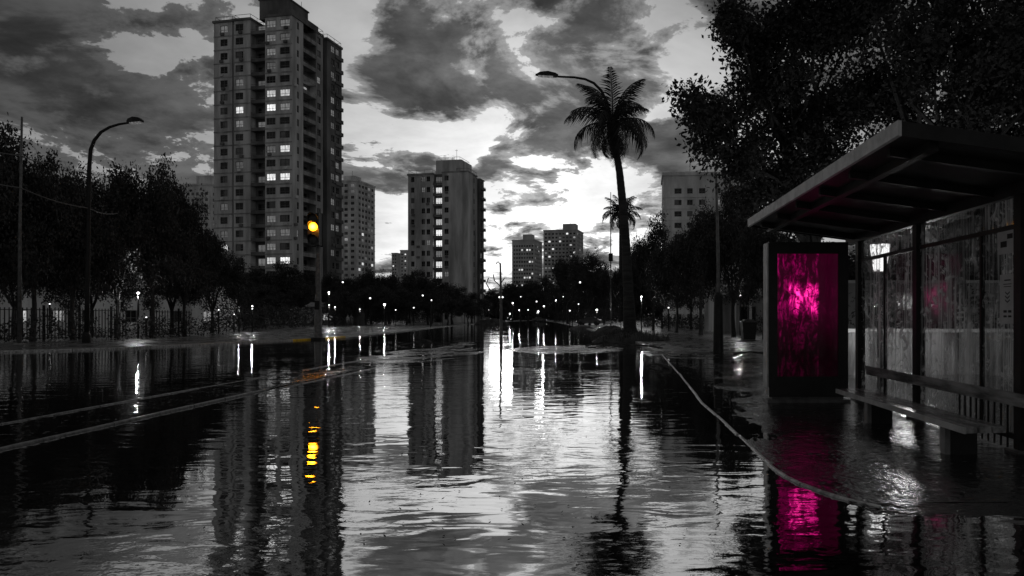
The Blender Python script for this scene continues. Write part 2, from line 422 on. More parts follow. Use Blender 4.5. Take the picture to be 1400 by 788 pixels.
def shoal_fn(cx, cy, rx, ry):
    def fn(u, v):
        x = (u*2-1); y = (v*2-1); q = max(0, 1-(x*x+y*y))
        return cx+x*rx, cy+y*ry, -.035+.04*min(1, q*2), .02*q
    return fn
uneven('silt_shoal', shoal_fn(-1.3, 30, 3.2, 5.5), 40, 60, 'wet_median')
uneven('silt_bank', shoal_fn(-6.6, 26, 2.6, 7), 40, 60, 'wet_median')
uneven('silt_spit', shoal_fn(3.3, 26.5, 2.2, 4.5), 40, 60, 'wet_median')

# kerb stones, each its own piece
def kerb(name, pts, z0, z1, wdt, mat, maxlen, first_n=300):
    root = bpy.data.objects.new(name, None); COL.objects.link(root); struct(root)
    rnd = random.Random(len(name))
    P = [Vector((p[0], p[1])) for p in pts]
    seg = []; acc = 0
    # resample by arc length
    L = [0]
    for a, b in zip(P, P[1:]): L.append(L[-1]+(b-a).length)
    def pt(s):
        for i in range(len(P)-1):
            if s <= L[i+1] or i == len(P)-2:
                return P[i].lerp(P[i+1], (s-L[i])/max(1e-6, L[i+1]-L[i]))
    s = 0; n = 0
    while s < L[-1]-.02 and n < first_n:
        e = min(L[-1], s+maxlen(s)); k = max(1, int(math.ceil((e-s)/.35))) if maxlen(s) < 1.2 else 1
        mb = MB(); dz = rnd.uniform(-.004, .004) if name in ('left_kerb', 'right_far_kerb') else rnd.choice((0,0,-.004,-.008,-.014))*rnd.random()*(2.2 if 'median' in name else 1)+.002; off = rnd.uniform(-.011, .011)
        for i in range(k):
            a = pt(s+(e-s)*i/k+(.006 if i == 0 else 0)); b = pt(s+(e-s)*(i+1)/k-(.006 if i == k-1 else 0))
            t = (b-a).normalized(); nn = Vector((-t.y, t.x))*wdt/2; o = Vector((-t.y, t.x))*off
            c = .012
            lo = [a-nn+o, b-nn+o, b+nn+o, a+nn+o]; 
            mb.hexa([(p.x, p.y, z0) for p in lo]+[(p.x, p.y, z1+dz-c) for p in lo])
            ni = Vector((-t.y, t.x))*(wdt/2-c)
            hi = [a-ni+o, b-ni+o, b+ni+o, a+ni+o]
            mb.hexa([(p.x, p.y, z1+dz-c+.0005) for p in lo]+[(p.x, p.y, z1+dz) for p in hi])
        mb.build('kerb_stone', mat(pt((s+e)/2)) if callable(mat) else mat, root)
        s = e; n += 1
    return root
kerb('right_kerb', KR, -.2, KZ, .045, 'kerb_concrete', lambda s: .8 if s < 14 else 3)
kerb('median_kerb_outer', [(-7.9,3.5),(-7.82,8.9),(-7.9,13.6),(-7.75,22.7),(-7.3,32),(-6.9,38)], -.2, .015, .05, 'kerb_wet', lambda s: .9 if s < 14 else 3)
kerb('median_kerb_inner', [(-6.3,3.5),(-6.33,7.2),(-6.42,13.2)], -.2, .028, .06, 'kerb_wet', lambda s: .9)
kerb('median_kerb_far', [(-6.30,13.4),(-6.2,16.3),(-6.2,22.7),(-5.9,30),(-5.6,38)], -.2, .013, .05, 'kerb_wet', lambda s: .9 if s < 9 else 3)
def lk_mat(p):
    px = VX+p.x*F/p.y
    return 'amber_lit_kerb' if 402 < px < 466 else 'kerb_concrete'
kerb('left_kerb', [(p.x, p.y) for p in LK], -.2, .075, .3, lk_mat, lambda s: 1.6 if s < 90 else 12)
kerb('right_far_kerb', [(2.4, 27)]+[(p.x, p.y) for p in RKW], -.2, .065, .3, 'kerb_concrete', lambda s: 4)

# ------------------------------------------------------------------ buildings
A_DIR = Vector((-.982, .189)); B_DIR = Vector((.189, .982))       # along the front (leftwards) and away from the road
def window_mesh(name, wd, ht, glass, mull=2, trans=True):
    mb = MB(); f = .07
    mb.box(-wd/2, wd/2, -.03, .05, -ht/2, -ht/2+f).box(-wd/2, wd/2, -.03, .05, ht/2-f, ht/2)
    mb.box(-wd/2, -wd/2+f, -.028, .05, -ht/2+f, ht/2-f).box(wd/2-f, wd/2, -.028, .05, -ht/2+f, ht/2-f)
    for k in range(1, mull):
        x = -wd/2+wd*k/mull; mb.box(x-.035, x+.035, -.025, .05, -ht/2+f, ht/2-f)
    if trans: mb.box(-wd/2+f, wd/2-f, -.022, .048, -ht*.16, -ht*.16+.06)
    mb.box(-wd/2+f*.5, wd/2-f*.5, .06, .075, -ht/2+.03, ht/2-.03, 1)
    return mb.mesh(name, ['window_frame', glass])
class Building:
    def __init__(s, name, label, corner, z_floor, a=A_DIR, b=B_DIR, group=None):
        s.root = empty(name, (corner[0], corner[1], 0), label, 'building', group)
        s.a = a; s.b = b; s.fh = z_floor; s.wm = {}
        s.rot_a = math.atan2(a.y, a.x)
        s.rng = random.Random(sum(map(ord, label)))
    def P(s, u, t, z): return Vector((s.a.x*u+s.b.x*t, s.a.y*u+s.b.y*t, z))
    def face(s, mb, along, fixed, u0, u1, z0, z1, wins, zr, depth=.22):
        """wall sheet with real openings. along 'A': u runs along a at t=fixed facing -b; 'B': u runs along b at s=fixed facing -a"""
        q = (lambda u, dpt, z: s.P(u, fixed+dpt, z)) if along == 'A' else (lambda u, dpt, z: s.P(fixed+dpt, u, z))
        flip = along == 'B'
        def quad(p, mi=0):
            mb.quad(*(p if flip else p[::-1]), mi)
        us = sorted({u0, u1} | {x for w_ in wins for x in w_}); zs = sorted({z0, z1} | {x for r in zr for x in r})
        for i in range(len(us)-1):
            um = (us[i]+us[i+1])/2; inw = any(a < um < b for a, b in wins)
            if not inw:
                quad([q(us[i], 0, z0), q(us[i], 0, z1), q(us[i+1], 0, z1), q(us[i+1], 0, z0)]); continue
            for j in range(len(zs)-1):
                zm = (zs[j]+zs[j+1])/2
                a, b, c, e = us[i], us[i+1], zs[j], zs[j+1]
                if any(x < zm < y for x, y in zr):
                    D = depth
                    quad([q(a,0,c), q(a,D,c), q(b,D,c), q(b,0,c)]); quad([q(a,0,e), q(b,0,e), q(b,D,e), q(a,D,e)])
                    quad([q(a,0,c), q(a,0,e), q(a,D,e), q(a,D,c)]); quad([q(b,0,c), q(b,D,c), q(b,D,e), q(b,0,e)])
                else: quad([q(a,0,c), q(a,0,e), q(b,0,e), q(b,0,c)])
    def block(s, s0, s1, t0, t1, z0, z1, wa=(), wb=(), zr=(), mat='concrete_wall', name='wall', split=None):
        mb = MB()
        s.face(mb, 'A', t0, s0, s1, z0, z1, wa, zr if wa else [])
        s.face(mb, 'B', s0, t0, t1, z0, z1, wb, zr if wb else [])
        mb.quad(s.P(s1,t0,z0), s.P(s1,t0,z1), s.P(s1,t1,z1), s.P(s1,t1,z0)); mb.quad(s.P(s0,t1,z0), s.P(s1,t1,z0), s.P(s1,t1,z1), s.P(s0,t1,z1))
        mb.quad(s.P(s0,t0,z1), s.P(s0,t1,z1), s.P(s1,t1,z1), s.P(s1,t0,z1))
        return mb.build(name, mat, s.root)
    def ledge(s, s0, s1, t0, t1, z0, z1, mat='concrete_wall', name='ledge'):
        mb = MB(); mb.hexa([s.P(s0,t0,z0), s.P(s1,t0,z0), s.P(s1,t1,z0), s.P(s0,t1,z0), s.P(s0,t0,z1), s.P(s1,t0,z1), s.P(s1,t1,z1), s.P(s0,t1,z1)])
        return mb.build(name, mat, s.root)
    def win(s, along, fixed, u0, u1, z0, z1, glass='window_dark', mull=2, name='window'):
        wd = u1-u0; ht = z1-z0; key = (round(wd, 2), round(ht, 2), glass, mull)
        if key not in s.wm: s.wm[key] = window_mesh('window', wd, ht, glass, mull, ht < 2.4)
        me = s.wm[key]; um = (u0+u1)/2
        if along == 'A': p = s.P(um, fixed+.12, (z0+z1)/2); rot = s.rot_a+math.pi
        else: p = s.P(fixed+.12, um, (z0+z1)/2); rot = math.atan2(s.b.y, s.b.x)
        # local y must point into the wall
        inn = s.b if along == 'A' else s.a
        ly = Vector((-math.sin(rot), math.cos(rot)))
        if ly.dot(inn) < 0: rot += math.pi
        return link(name, me, s.root, p, (0, 0, rot))
    def rail(s, s0, s1, t0, t1, z, h=.9, name='roof_railing'):
        mb = MB(); c = [(s0,t0),(s1,t0),(s1,t1),(s0,t1),(s0,t0)]
        for (a, b), (c_, d_) in zip(c, c[1:]):
            mb.tube([s.P(a,b,z+h), s.P(c_,d_,z+h)], .05, 4)
            L = math.hypot(c_-a, d_-b); n = max(1, int(L/2))
            for k in range(n): mb.tube([s.P(a+(c_-a)*k/n, b+(d_-b)*k/n, z), s.P(a+(c_-a)*k/n, b+(d_-b)*k/n, z+h)], .04, 4)
        return mb.build(name, 'post_metal', s.root)
    def balcony(s, s0, s1, t0, t1, z, side, mat='concrete_wall', h=.95):
        """slab with an open rail front; side 'A' faces the front, 'B' the right"""
        mb = MB()
        def bx(a0, a1, b0, b1, c0, c1): mb.hexa([s.P(a0,b0,c0), s.P(a1,b0,c0), s.P(a1,b1,c0), s.P(a0,b1,c0), s.P(a0,b0,c1), s.P(a1,b0,c1), s.P(a1,b1,c1), s.P(a0,b1,c1)])
        bx(s0, s1, t0, t1, z-.16, z)
        if side == 'A': bx(s0+.002, s1-.002, t0+.002, t0+.10, z, z+h*.62); bx(s0, s1, t0+.01, t0+.06, z+h-.06, z+h)
        else: bx(s0+.002, s0+.10, t0+.002, t1-.002, z, z+h*.75); bx(s0+.01, s0+.06, t0, t1, z+h-.06, z+h)
        return mb.build('balcony', mat, s.root)

def floors(fh, z0, n, lo=.85, hi=2.35): return [(z0+i*fh+lo, z0+i*fh+hi) for i in range(n)]

# --- tall tower
FH = 3.0
T = Building('apartment_tower', 'tallest grey apartment tower with scattered lit windows, behind the amber traffic light', (-65.9, 146), FH)
TOP = 66.0; zr = floors(FH, 0, 22)
def zf(i): return i*FH
cB = (1.8, 2.5)
T.block(0, 6.4, 0, 4.0, 0, TOP, [(.5,2.85),(3.9,6.1)], [cB], zr, 'concrete_light')
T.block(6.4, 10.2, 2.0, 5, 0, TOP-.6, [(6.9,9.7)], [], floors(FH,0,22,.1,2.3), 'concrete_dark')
T.block(10.2, 14.3, .3, 5, 0, TOP, [(12.0,13.9)], [], zr, 'concrete_light')
T.block(14.3, 14.9, .8, 5, 0, TOP-.6, mat='concrete_wall')
T.block(14.9, 19.4, .45, 8, 0, TOP, [(16.0,17.8)], [], zr, 'concrete_light')
T.block(6.4, 19.4, 5, 19, 0, TOP-.4)
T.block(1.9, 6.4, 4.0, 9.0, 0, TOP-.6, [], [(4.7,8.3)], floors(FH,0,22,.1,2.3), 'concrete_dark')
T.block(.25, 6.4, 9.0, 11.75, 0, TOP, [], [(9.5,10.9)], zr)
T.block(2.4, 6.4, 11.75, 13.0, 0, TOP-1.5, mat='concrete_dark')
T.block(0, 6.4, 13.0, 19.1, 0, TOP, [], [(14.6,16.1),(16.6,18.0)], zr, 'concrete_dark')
for s0, s1, t0, t1 in [(-.25,6.6,-.25,4.2),(10.0,14.5,.05,5),(14.7,19.65,.2,8),(.05,6.5,8.9,11.9),(-.2,6.5,12.8,19.3)]:
    T.ledge(s0, s1, t0, t1, TOP, TOP+.5, 'concrete_dark', 'cornice')
T.block(2.2, 9.0, 1.6, 9, TOP+.45, 70.6, mat='concrete_dark', name='penthouse')
T.ledge(2.0, 9.2, 1.4, 9.2, 70.6, 70.9, 'concrete_dark', 'cornice')
T.block(.6, 6.2, .8, 10.5, TOP+.5, 67.9, mat='concrete_dark', name='roof_plinth')
T.rail(10.4, 14.2, .5, 4.8, TOP+.5); T.rail(15, 19.2, .7, 7.5, TOP+.5); T.rail(.2, 6, 9, 11.7, TOP+.5); T.rail(.1, 6, 13.2, 18.9, TOP+.5)
for s_, t_, h_ in [(2.4,2,6.5),(8.8,2,5.0),(4.2,4,2.2),(5.6,3,1.6),(3.2,8,2.0)]:
    mb = MB(); mb.tube([T.P(s_,t_,70.8), T.P(s_,t_,70.8+h_)], .05, 4); mb.build('antenna', 'post_metal', T.root)
def fl_of(py, Y): return int((H+(VY-py)*Y/F)//FH)
LIT = {('c1', fl_of(118,146)):1, ('c2', fl_of(118,146)):1, ('c2', fl_of(155,146)):1, ('c1', fl_of(212,146)):1, ('c1', fl_of(251,146)):1,
       ('c2', fl_of(251,146)):1, ('c1', fl_of(355,146)):1, ('c2', fl_of(355,146)):1, ('l2', fl_of(138,146)):1, ('l1', fl_of(340,146)):1, ('r', fl_of(118,150)):2}
HALF = {('c2', f) for f in (21,20,19,18)} | {('e1', f) for f in range(3,22,2)} | {('c1', 15), ('c1', 6), ('l1', 8)}
for i in range(3, 22):
    z0, z1 = zr[i]
    cols = [('c1','A',0,.5,2.85,2),('c2','A',0,3.9,6.1,3),('l2','A',.3,12.0,13.9,2),('l1','A',.45,16.0,17.8,2),
            ('t','B',0,cB[0],cB[1],1),('d','B',.25,9.5,10.9,1),('e1','B',0,14.6,16.1,2),('e2','B',0,16.6,18.0,2)]
    for k, al, fx, u0, u1, mull in cols:
        gl = 'window_lit' if LIT.get((k, i)) else ('window_dim' if (k, i) in HALF or T.rng.random() < .10 else 'window_dark')
        T.win(al, fx, u0, u1, z0, z1, gl, mull)
    T.win('A', 2.0, 6.9, 9.7, zf(i)+.1, zf(i)+2.3, 'window_dim' if T.rng.random() < .25 else 'window_dark', 3, 'balcony_door')
    T.win('B', 1.9, 4.7, 8.3, zf(i)+.1, zf(i)+2.3, 'window_half' if LIT.get(('r', i)) else 'window_dark', 3, 'balcony_door')
    T.balcony(6.42, 10.18, .35, 2.0, zf(i), 'A', 'concrete_dark')
    T.balcony(.0, 1.9, 4.05, 8.95, zf(i), 'B')
    T.ledge(19.4, 20.0, 1.2, 4.2, zf(i)-.1, zf(i)+.7, 'concrete_dark', 'side_ledge')
    T.ledge(-.35, 0, 16.2, 19.3, zf(i)-.1, zf(i)+.75, 'concrete_dark', 'side_ledge')
    for s0, s1, t0 in [(-.06,6.42,-.06),(10.15,14.35,.24),(14.85,19.45,.39)]:
        T.ledge(s0, s1, t0, t0+.12, zf(i)-.14, zf(i)+.12, 'concrete_wall', 'floor_band')

# --- middle block
B2 = Building('apartment_block', 'mid-height pale apartment block with a blank side wall and a column of lit stair windows', (-35.6, 184), 2.9)
FH2 = 2.9; TOP2 = 40.6; zr2 = floors(FH2, 0, 14, .8, 2.2)
B2.block(0, 5.0, 0, 4, 0, TOP2, mat='concrete_light')
B2.block(5.0, 7.4, 0, 4, 0, TOP2, [(5.5,6.7)], [], zr2, 'concrete_light')
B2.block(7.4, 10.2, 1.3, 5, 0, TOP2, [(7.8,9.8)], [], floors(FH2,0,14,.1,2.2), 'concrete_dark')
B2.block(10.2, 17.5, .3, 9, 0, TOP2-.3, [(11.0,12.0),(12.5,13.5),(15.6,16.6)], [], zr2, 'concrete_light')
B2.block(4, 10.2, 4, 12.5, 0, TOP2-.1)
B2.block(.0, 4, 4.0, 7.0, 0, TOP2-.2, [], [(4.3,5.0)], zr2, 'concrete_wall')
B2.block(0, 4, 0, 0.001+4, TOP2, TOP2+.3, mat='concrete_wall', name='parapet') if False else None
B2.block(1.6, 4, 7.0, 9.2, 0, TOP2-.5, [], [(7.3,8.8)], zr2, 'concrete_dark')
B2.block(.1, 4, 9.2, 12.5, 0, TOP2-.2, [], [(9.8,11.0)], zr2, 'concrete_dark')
B2.ledge(-.1, 7.5, -.1, 7.1, TOP2, TOP2+.35, 'concrete_wall', 'cornice'); B2.ledge(10.1, 17.7, .1, 9.1, TOP2-.3, TOP2+.2, 'concrete_wall', 'cornice'); B2.ledge(-.1, 4, 9.0, 12.7, TOP2-.2, TOP2+.1, 'concrete_wall', 'cornice')
B2.block(2.4, 9.8, 1.4, 9, TOP2, 44.4, mat='concrete_light', name='stair_tower')
B2.rail(10.4, 17.4, .4, 8.8, TOP2+.2); B2.rail(.1, 3.5, .6, 6.8, TOP2+.35, .8); B2.rail(3, 9.4, 1.8, 8.5, 44.4, .8)
mb = MB(); mb.tube([B2.P(4.4,3,44.4), B2.P(4.4,3,47.6)], .05, 4); mb.tube([B2.P(4.1,3,47.3), B2.P(4.9,3,47.3)], .04, 4); mb.build('antenna', 'post_metal', B2.root)
for i in range(2, 14):
    z0, z1 = zr2[i]
    for fx, u0, u1 in [(0,5.5,6.7),(.3,11.0,12.0),(.3,12.5,13.5),(.3,15.6,16.6)]:
        B2.win('A', fx, u0, u1, z0, z1, 'window_dim' if B2.rng.random() < .12 else 'window_dark', 2)
    B2.win('A', 1.3, 7.8, 9.8, i*FH2+.1, i*FH2+2.2, 'window_lit' if i in (12,11,9,8,7,5,4) else 'window_dim', 3, 'balcony_door')
    B2.balcony(7.42, 10.18, .25, 1.3, i*FH2, 'A', 'concrete_dark', .7)
    B2.win('B', 0, 4.3, 5.0, z0, z1, 'window_dark', 1); B2.win('B', 1.6, 7.3, 8.8, z0, z1, 'window_dark', 2); B2.win('B', .1, 9.8, 11.0, z0, z1, 'window_dim' if B2.rng.random() < .2 else 'window_dark', 2)
    B2.ledge(17.5, 18.0, 1.5, 4, i*FH2-.1, i*FH2+.6, 'concrete_dark', 'side_ledge')
    B2.balcony(-.6, .08, 9.5, 12.3, i*FH2, 'B', 'concrete_dark', .8)
def aircon(bd, al, u, z, k=1):
    mb = MB(); f = (lambda du, dd, dz: bd.P(u+du, -dd, z+dz)) if al[0] == 'A' else (lambda du, dd, dz: bd.P(-dd, u+du, z+dz))
    o = al[1]; q = (lambda du, dd, dz: f(du, dd-o, dz))
    mb.hexa([q(-.4,.4,0), q(.4,.4,0), q(.4,.005,0), q(-.4,.005,0), q(-.4,.4,.55), q(.4,.4,.55), q(.4,.005,.55), q(-.4,.005,.55)]); mb.build('air_conditioner', 'concrete_pale' if k else 'concrete_dark', bd.root)
for i in range(4, 22):
    for (al, off, u) in (('A',0,1.2),('A',0,5.5),('A',.3,12.5),('A',.45,17.2),('B',0,15.2),('B',0,1.2)):
        if T.rng.random() < .33: aircon(T, (al, off), u+T.rng.uniform(-.3,.3), zf(i)+.15, T.rng.random() < .5)
for i in range(3, 13):
    for (al, off, u) in (('A',.3,11.6),('A',.3,15.9),('A',0,6.0),('A',.3,14.4)):
        if T.rng.random() < .3: aircon(B2, (al, off), u, i*FH2+.15, 0)
B2.win('A', 0, 1.2, 2.6, 37.9, 39.5, 'window_dark', 2)

# --- simpler far blocks: front (A) and side (B) grids
def far_block(name, label, px_corner, Y, top_py, wa, wb, la, lb, fh, mat, lit=.06, pent=None, a=A_DIR, b=B_DIR, keep=1.0, lo=.85, hi=2.2, ground_floor=2, step=None):
    bd = Building(name, label, ((px_corner-VX)*Y/F, Y), fh, a, b)
    top = H+(VY-top_py)*Y/F; n = int(top//fh)
    z_r = floors(fh, 0, n, lo, hi)
    bd.block(0, la, 0, lb, 0, top, wa, wb, z_r, mat)
    bd.ledge(-.3, la+.3, -.3, lb+.3, top, top+.8, mat, 'parapet')
    for (p0, p1, q0, q1, hh) in (pent or []):
        bd.block(p0, p1, q0, q1, top+.8, top+hh, mat=mat, name='penthouse')
        mm = MB(); mm.tube([bd.P((p0+p1)/2, (q0+q1)/2, top+hh), bd.P((p0+p1)/2, (q0+q1)/2, top+hh+3)], .09, 4); mm.build('antenna', 'post_metal', bd.root)
    cnt = 0
    for i in range(ground_floor, n):
        z0, z1 = z_r[i]
        for al, fx, ws in (('A', 0, wa), ('B', 0, wb)):
            for u0, u1 in ws:
                r = bd.rng.random()
                if cnt >= 296: break
                bd.win(al, fx, u0, u1, z0, z1, 'window_lit' if r < lit else ('window_half' if r < lit*1.5 else ('window_dim' if r < .14 else 'window_dark')), 2 if u1-u0 > 1.3 else 1); cnt += 1
        if i % 1 == 0: bd.ledge(-.12, la+.1, -.12, lb+.1, i*fh-.12, i*fh+.16, mat, 'floor_band')
    return bd
def cols(start, stop, n, w_): 
    st = (stop-start)/n
    return [(start+st*(k+.5)-w_/2, start+st*(k+.5)+w_/2) for k in range(n)]
far_block('apartment_tower', 'pale apartment tower directly behind the right edge of the tallest tower', 488, 330, 248, cols(.6,11,3,1.8), cols(1,16,5,1.9), 11, 17, 2.9, 'concrete_pale', .04, [(3,9,3,9,3.5)])
far_block('apartment_tower', 'pale apartment tower rising over the trees just left of the tallest tower', 287, 320, 253, cols(.6,15.5,6,1.5), cols(1,8,2,1.5), 16, 9, 2.9, 'concrete_pale', .03, [(1.5,9,2,8,5)])
far_block('apartment_tower', 'slim distant tower, shorter of the adjoining pair in the middle of the skyline', 731, 500, 329, cols(.8,16.5,8,1.3), cols(.6,19,6,1.6), 17.3, 20, 2.9, 'concrete_far', .10, [(3,10,3,10,5)])
far_block('apartment_tower', 'broad dark distant block with a rooftop box, right of the slim paired tower', 789, 520, 315, cols(.8,26,9,1.7), cols(.6,20,5,1.8), 26.5, 22, 2.9, 'concrete_far', .08, [(2,12,3,12,5.5)])
far_block('apartment_building', 'white apartment building partly hidden by the big tree on the right', 934, 170, 237, cols(.5,4.8,2,1.1), [(2,3.4),(4.5,5.6),(8,9.6),(11,12.3),(14,15.5),(17.5,19)], 5, 20, 2.9, 'concrete_pale', .0, [(0.5,4,5,12,1.8)], a=Vector((-.94,.34)).normalized(), b=Vector((.34,.94)).normalized()) if False else None
WB = far_block('apartment_building', 'white apartment building partly hidden by the big tree on the right', 1030, 172, 239, [(1,2.4),(4.8,5.6),(6.6,7.5),(8.2,9.4),(12.0,13.6),(15.2,16.6),(18.0,19.8)], [(2,3.4)], 22.6, 12, 2.9, 'concrete_pale', .015, [(14,17,3,8,1.7),(10,12,3,8,1.4)], a=Vector((-.998,.06)).normalized(), b=Vector((.06,.998)).normalized())
far_block('apartment_tower', 'tiny far tower, left one of two beside the mid-height block', 543, 620, 347, cols(.5,5,2,1.4), [], 5.4, 6, 3.1, 'concrete_far', .1)
far_block('apartment_tower', 'tiny far tower, right one touching the mid-height block', 557, 640, 343, cols(.5,7,2,1.6), [], 7.4, 6, 3.1, 'concrete_far', .1)
far_block('house', 'low grey house half hidden behind the left trees and railing', 150, 74, 392, [(2,3.6),(6,7.6),(11,12.6),(16,17.6)], [(2,3.5)], 24, 8, 2.6, 'concrete_pale', .35, None, ground_floor=0)
far_block('house', 'low pale house with one lit window under the trees left of the tallest tower', 262, 86, 398, [(1.5,3),(5,6.5),(8,9.5)], [(2,3.5)], 11, 8, 2.6, 'concrete_pale', .3, None, ground_floor=0)
K = far_block('pavilion', 'low pavilion with pale columns under the trees behind the slim right-hand pole', 1046, 62, 404, [(.8,2.3)], [], 4.6, 6, 3.2, 'concrete_wall', 0, None, a=Vector((-1,0)), b=Vector((0,1)), ground_floor=0, lo=.4, hi=2.4)
for u in (.3,1.6,3.0,4.4):
    mb = MB(); mb.tube([K.P(u,-1.2,0), K.P(u,-1.2,3.3)], .13, 8); mb.build('column', 'concrete_pale', K.root)
K.ledge(-.2, 4.8, -1.5, 0, 3.3, 3.55, 'concrete_wall', 'canopy')

# ------------------------------------------------------------------ vegetation
def leaf_mesh(name, clumps, per_m3, leaf, mat, seed, flat=.75, aspect=.5, cap=None):
    """clumps: (x,y,z,r); leaves gathered in small sprays near each clump's shell"""
    rs = np.random.RandomState(seed); P = []; C = []
    for x, y, z, r in clumps:
        n = max(6, int(per_m3*r**2.3)); ns = max(2, n//7)
        dv = rs.normal(size=(ns, 3)); dv /= np.linalg.norm(dv, axis=1)[:, None]
        rad = r*rs.uniform(.25, 1.08, ns)**.6
        c = dv*rad[:, None]*np.array([1, 1, flat])+np.array([x, y, z])
        c = np.repeat(c, 7, 0)+rs.normal(0, leaf*1.05, (ns*7, 3)); P.append(c)
        C.append(np.repeat(dv, 7, 0))
    P = np.concatenate(P); D = np.concatenate(C); n = len(P)
    a = D*.5+rs.normal(0, .8, (n, 3)); a[:, 2] -= .25; a /= np.linalg.norm(a, axis=1)[:, None]
    b = np.cross(a, rs.normal(size=(n, 3))); b /= np.linalg.norm(b, axis=1)[:, None]
    L = leaf*rs.uniform(.65, 1.3, n)[:, None]
    nn = np.cross(a, b)
    V = np.stack([P, P+a*L*.5+b*L*aspect*.5+nn*L*.08, P+a*L, P+a*L*.5-b*L*aspect*.5+nn*L*.08], 1).reshape(-1, 3)
    me = bpy.data.meshes.new(name); me.vertices.add(n*4); me.vertices.foreach_set('co', V.astype(np.float32).ravel())
    me.loops.add(n*4); me.loops.foreach_set('vertex_index', np.arange(n*4, dtype=np.int32))
    me.polygons.add(n); me.polygons.foreach_set('loop_start', np.arange(0, n*4, 4, dtype=np.int32))
    me.materials.append(M[mat]); me.update(); me.validate()
    return me
def limb(mb, a, b, r0, r1, rnd, n=5, sag=.12, sides=6):
    a = Vector(a); b = Vector(b); L = (b-a).length; pts = []; rr = []
    for i in range(n+1):
        t = i/n; p = a.lerp(b, t)
        if 0 < i < n: p += Vector((rnd.uniform(-1,1), rnd.uniform(-1,1), rnd.uniform(-.3,1)))*L*.05
        p.z += math.sin(math.pi*t)*L*sag; pts.append(p); rr.append(r0+(r1-r0)*t)
    mb.tube(pts, rr, sides)
    return pts
# tree variants, 10 m tall and about 9 m across
VAR = []
for v in range(6):
    rnd = random.Random(40+v); cl = []
    nlobe = 5+v % 3; lobes = []
    for k in range(nlobe):
        an = 6.283*k/nlobe+rnd.uniform(-.4,.4); q = rnd.uniform(1.3, 2.9)
        lobes.append((math.cos(an)*q, math.sin(an)*q, rnd.uniform(5.0, 7.6), rnd.uniform(1.3, 2.0)))
    lobes.append((rnd.uniform(-.8,.8), rnd.uniform(-.8,.8), 8.3, 1.6)); lobes.append((0, 0, 6.4, 2.0))
    for x, y, z, r in lobes:
        cl.append((x, y, z, r*.55))
        for _ in range(9):
            dv = Vector((rnd.gauss(0,1), rnd.gauss(0,1), rnd.gauss(0,.8))).normalized()*r*rnd.uniform(.65, 1.05)
            cl.append((x+dv.x, y+dv.y, z+dv.z*.8, rnd.uniform(.5, .95)))
    for _ in range(26):
        an = rnd.uniform(0, 6.28); q = rnd.uniform(2.5, 4.4); cl.append((math.cos(an)*q, math.sin(an)*q, rnd.uniform(2.9, 6.5), rnd.uniform(.4,.75)))
    for _ in range(30):
        x, y, z, r = rnd.choice(lobes); an = rnd.uniform(0, 6.28); el = rnd.uniform(-.1, 1.4); q = r*rnd.uniform(1.05, 1.4)
        cl.append((x+math.cos(an)*math.cos(el)*q, y+math.sin(an)*math.cos(el)*q, z+math.sin(el)*q*.9, rnd.uniform(.2,.42)))
    crown = leaf_mesh('crown', cl, 560, .24, 'leaf', 70+v)
    mb = MB(); fork = 2.4+rnd.uniform(-.4,.5)
    mb.tube([(0,0,-.3),(.03,0,.25),(rnd.uniform(-.15,.15),.05,1.3),(rnd.uniform(-.2,.2),0,fork)], [.36,.26,.20,.17], 8)
    for x, y, z, r in lobes[:-1]:
        pts = limb(mb, (0,0,fork-.15), (x*.8, y*.8, z-.3), .12, .045, rnd)
        for _ in range(3): limb(mb, pts[rnd.choice([2,3,4])], (x+rnd.uniform(-1.4,1.4), y+rnd.uniform(-1.4,1.4), z+rnd.uniform(-.4,1.2)), .04, .015, rnd, 3, .05, 4)
    VAR.append((crown, mb.mesh('trunk', 'bark')))
NT_ = [0]
def tree(px, py_base, py_top, w_px, label, Y=None, group=None, v=None, z0=.04):
    if Y is None: Y = F*H/(py_base-VY)
    X = (px-VX)*Y/F; top = H+(VY-py_top)*Y/F; Wm = w_px*Y/F
    v = NT_[0] % 6 if v is None else v; NT_[0] += 1
    root = empty('tree', (X, Y, z0), label, 'tree', group, rz=(NT_[0]*2.399) % 6.28)
    sz = top/9.6; sx = Wm/8.4; root.scale = (sx, sx, sz)
    link('crown', VAR[v][0], root); link('trunk', VAR[v][1], root)
    return root
# left bank: (px, base, top, width, label)
LT = [
 (-30,471,172,150,'leftmost dark tree, cut by the frame edge, behind the thin mast'),
 (45,468,200,120,'broad dark tree between the thin mast and the left street lamp'),
 (100,466,238,120,'dark leafy tree just left of the left street lamp'),
 (160,464,236,110,'round topped tree just right of the left street lamp'),
 (208,463,232,105,'tall dense tree with a high crown, second right of the left street lamp'),
 (252,461,268,90,'dark tree whose crown falls away toward the tallest tower'),
 (20,462,300,120,'shaded lower tree under the thin mast'),
 (125,460,330,110,'low dark tree behind the pole of the left street lamp'),
 (235,458,335,90,'low dark tree beside the pale far tower on the left'),
 (290,457,330,80,'bushy tree at the foot of the tallest tower, left corner'),
]
for t in LT: tree(*t)
LM = [(318,372,70,'low round tree under the lit bottom windows of the tallest tower'),(352,368,70,'wide dark tree under the middle of the tallest tower'),
 (388,362,70,'dark tree at the right corner foot of the tallest tower'),(415,372,60,'tree directly left of the traffic light pole'),
 (452,376,60,'tree directly right of the traffic light pole'),(480,383,55,'low tree in front of the pale tower right of the tallest one'),
 (508,372,55,'tree with a raised crown left of the tiny far towers'),(532,374,60,'dark round tree under the tiny far towers'),
 (560,372,60,'dark tree at the left foot of the mid-height block'),(590,378,60,'spreading tree before the mid-height block'),
 (618,392,60,'lower tree before the blank wall of the mid-height block'),(645,402,50,'small tree at the right foot of the mid-height block')]
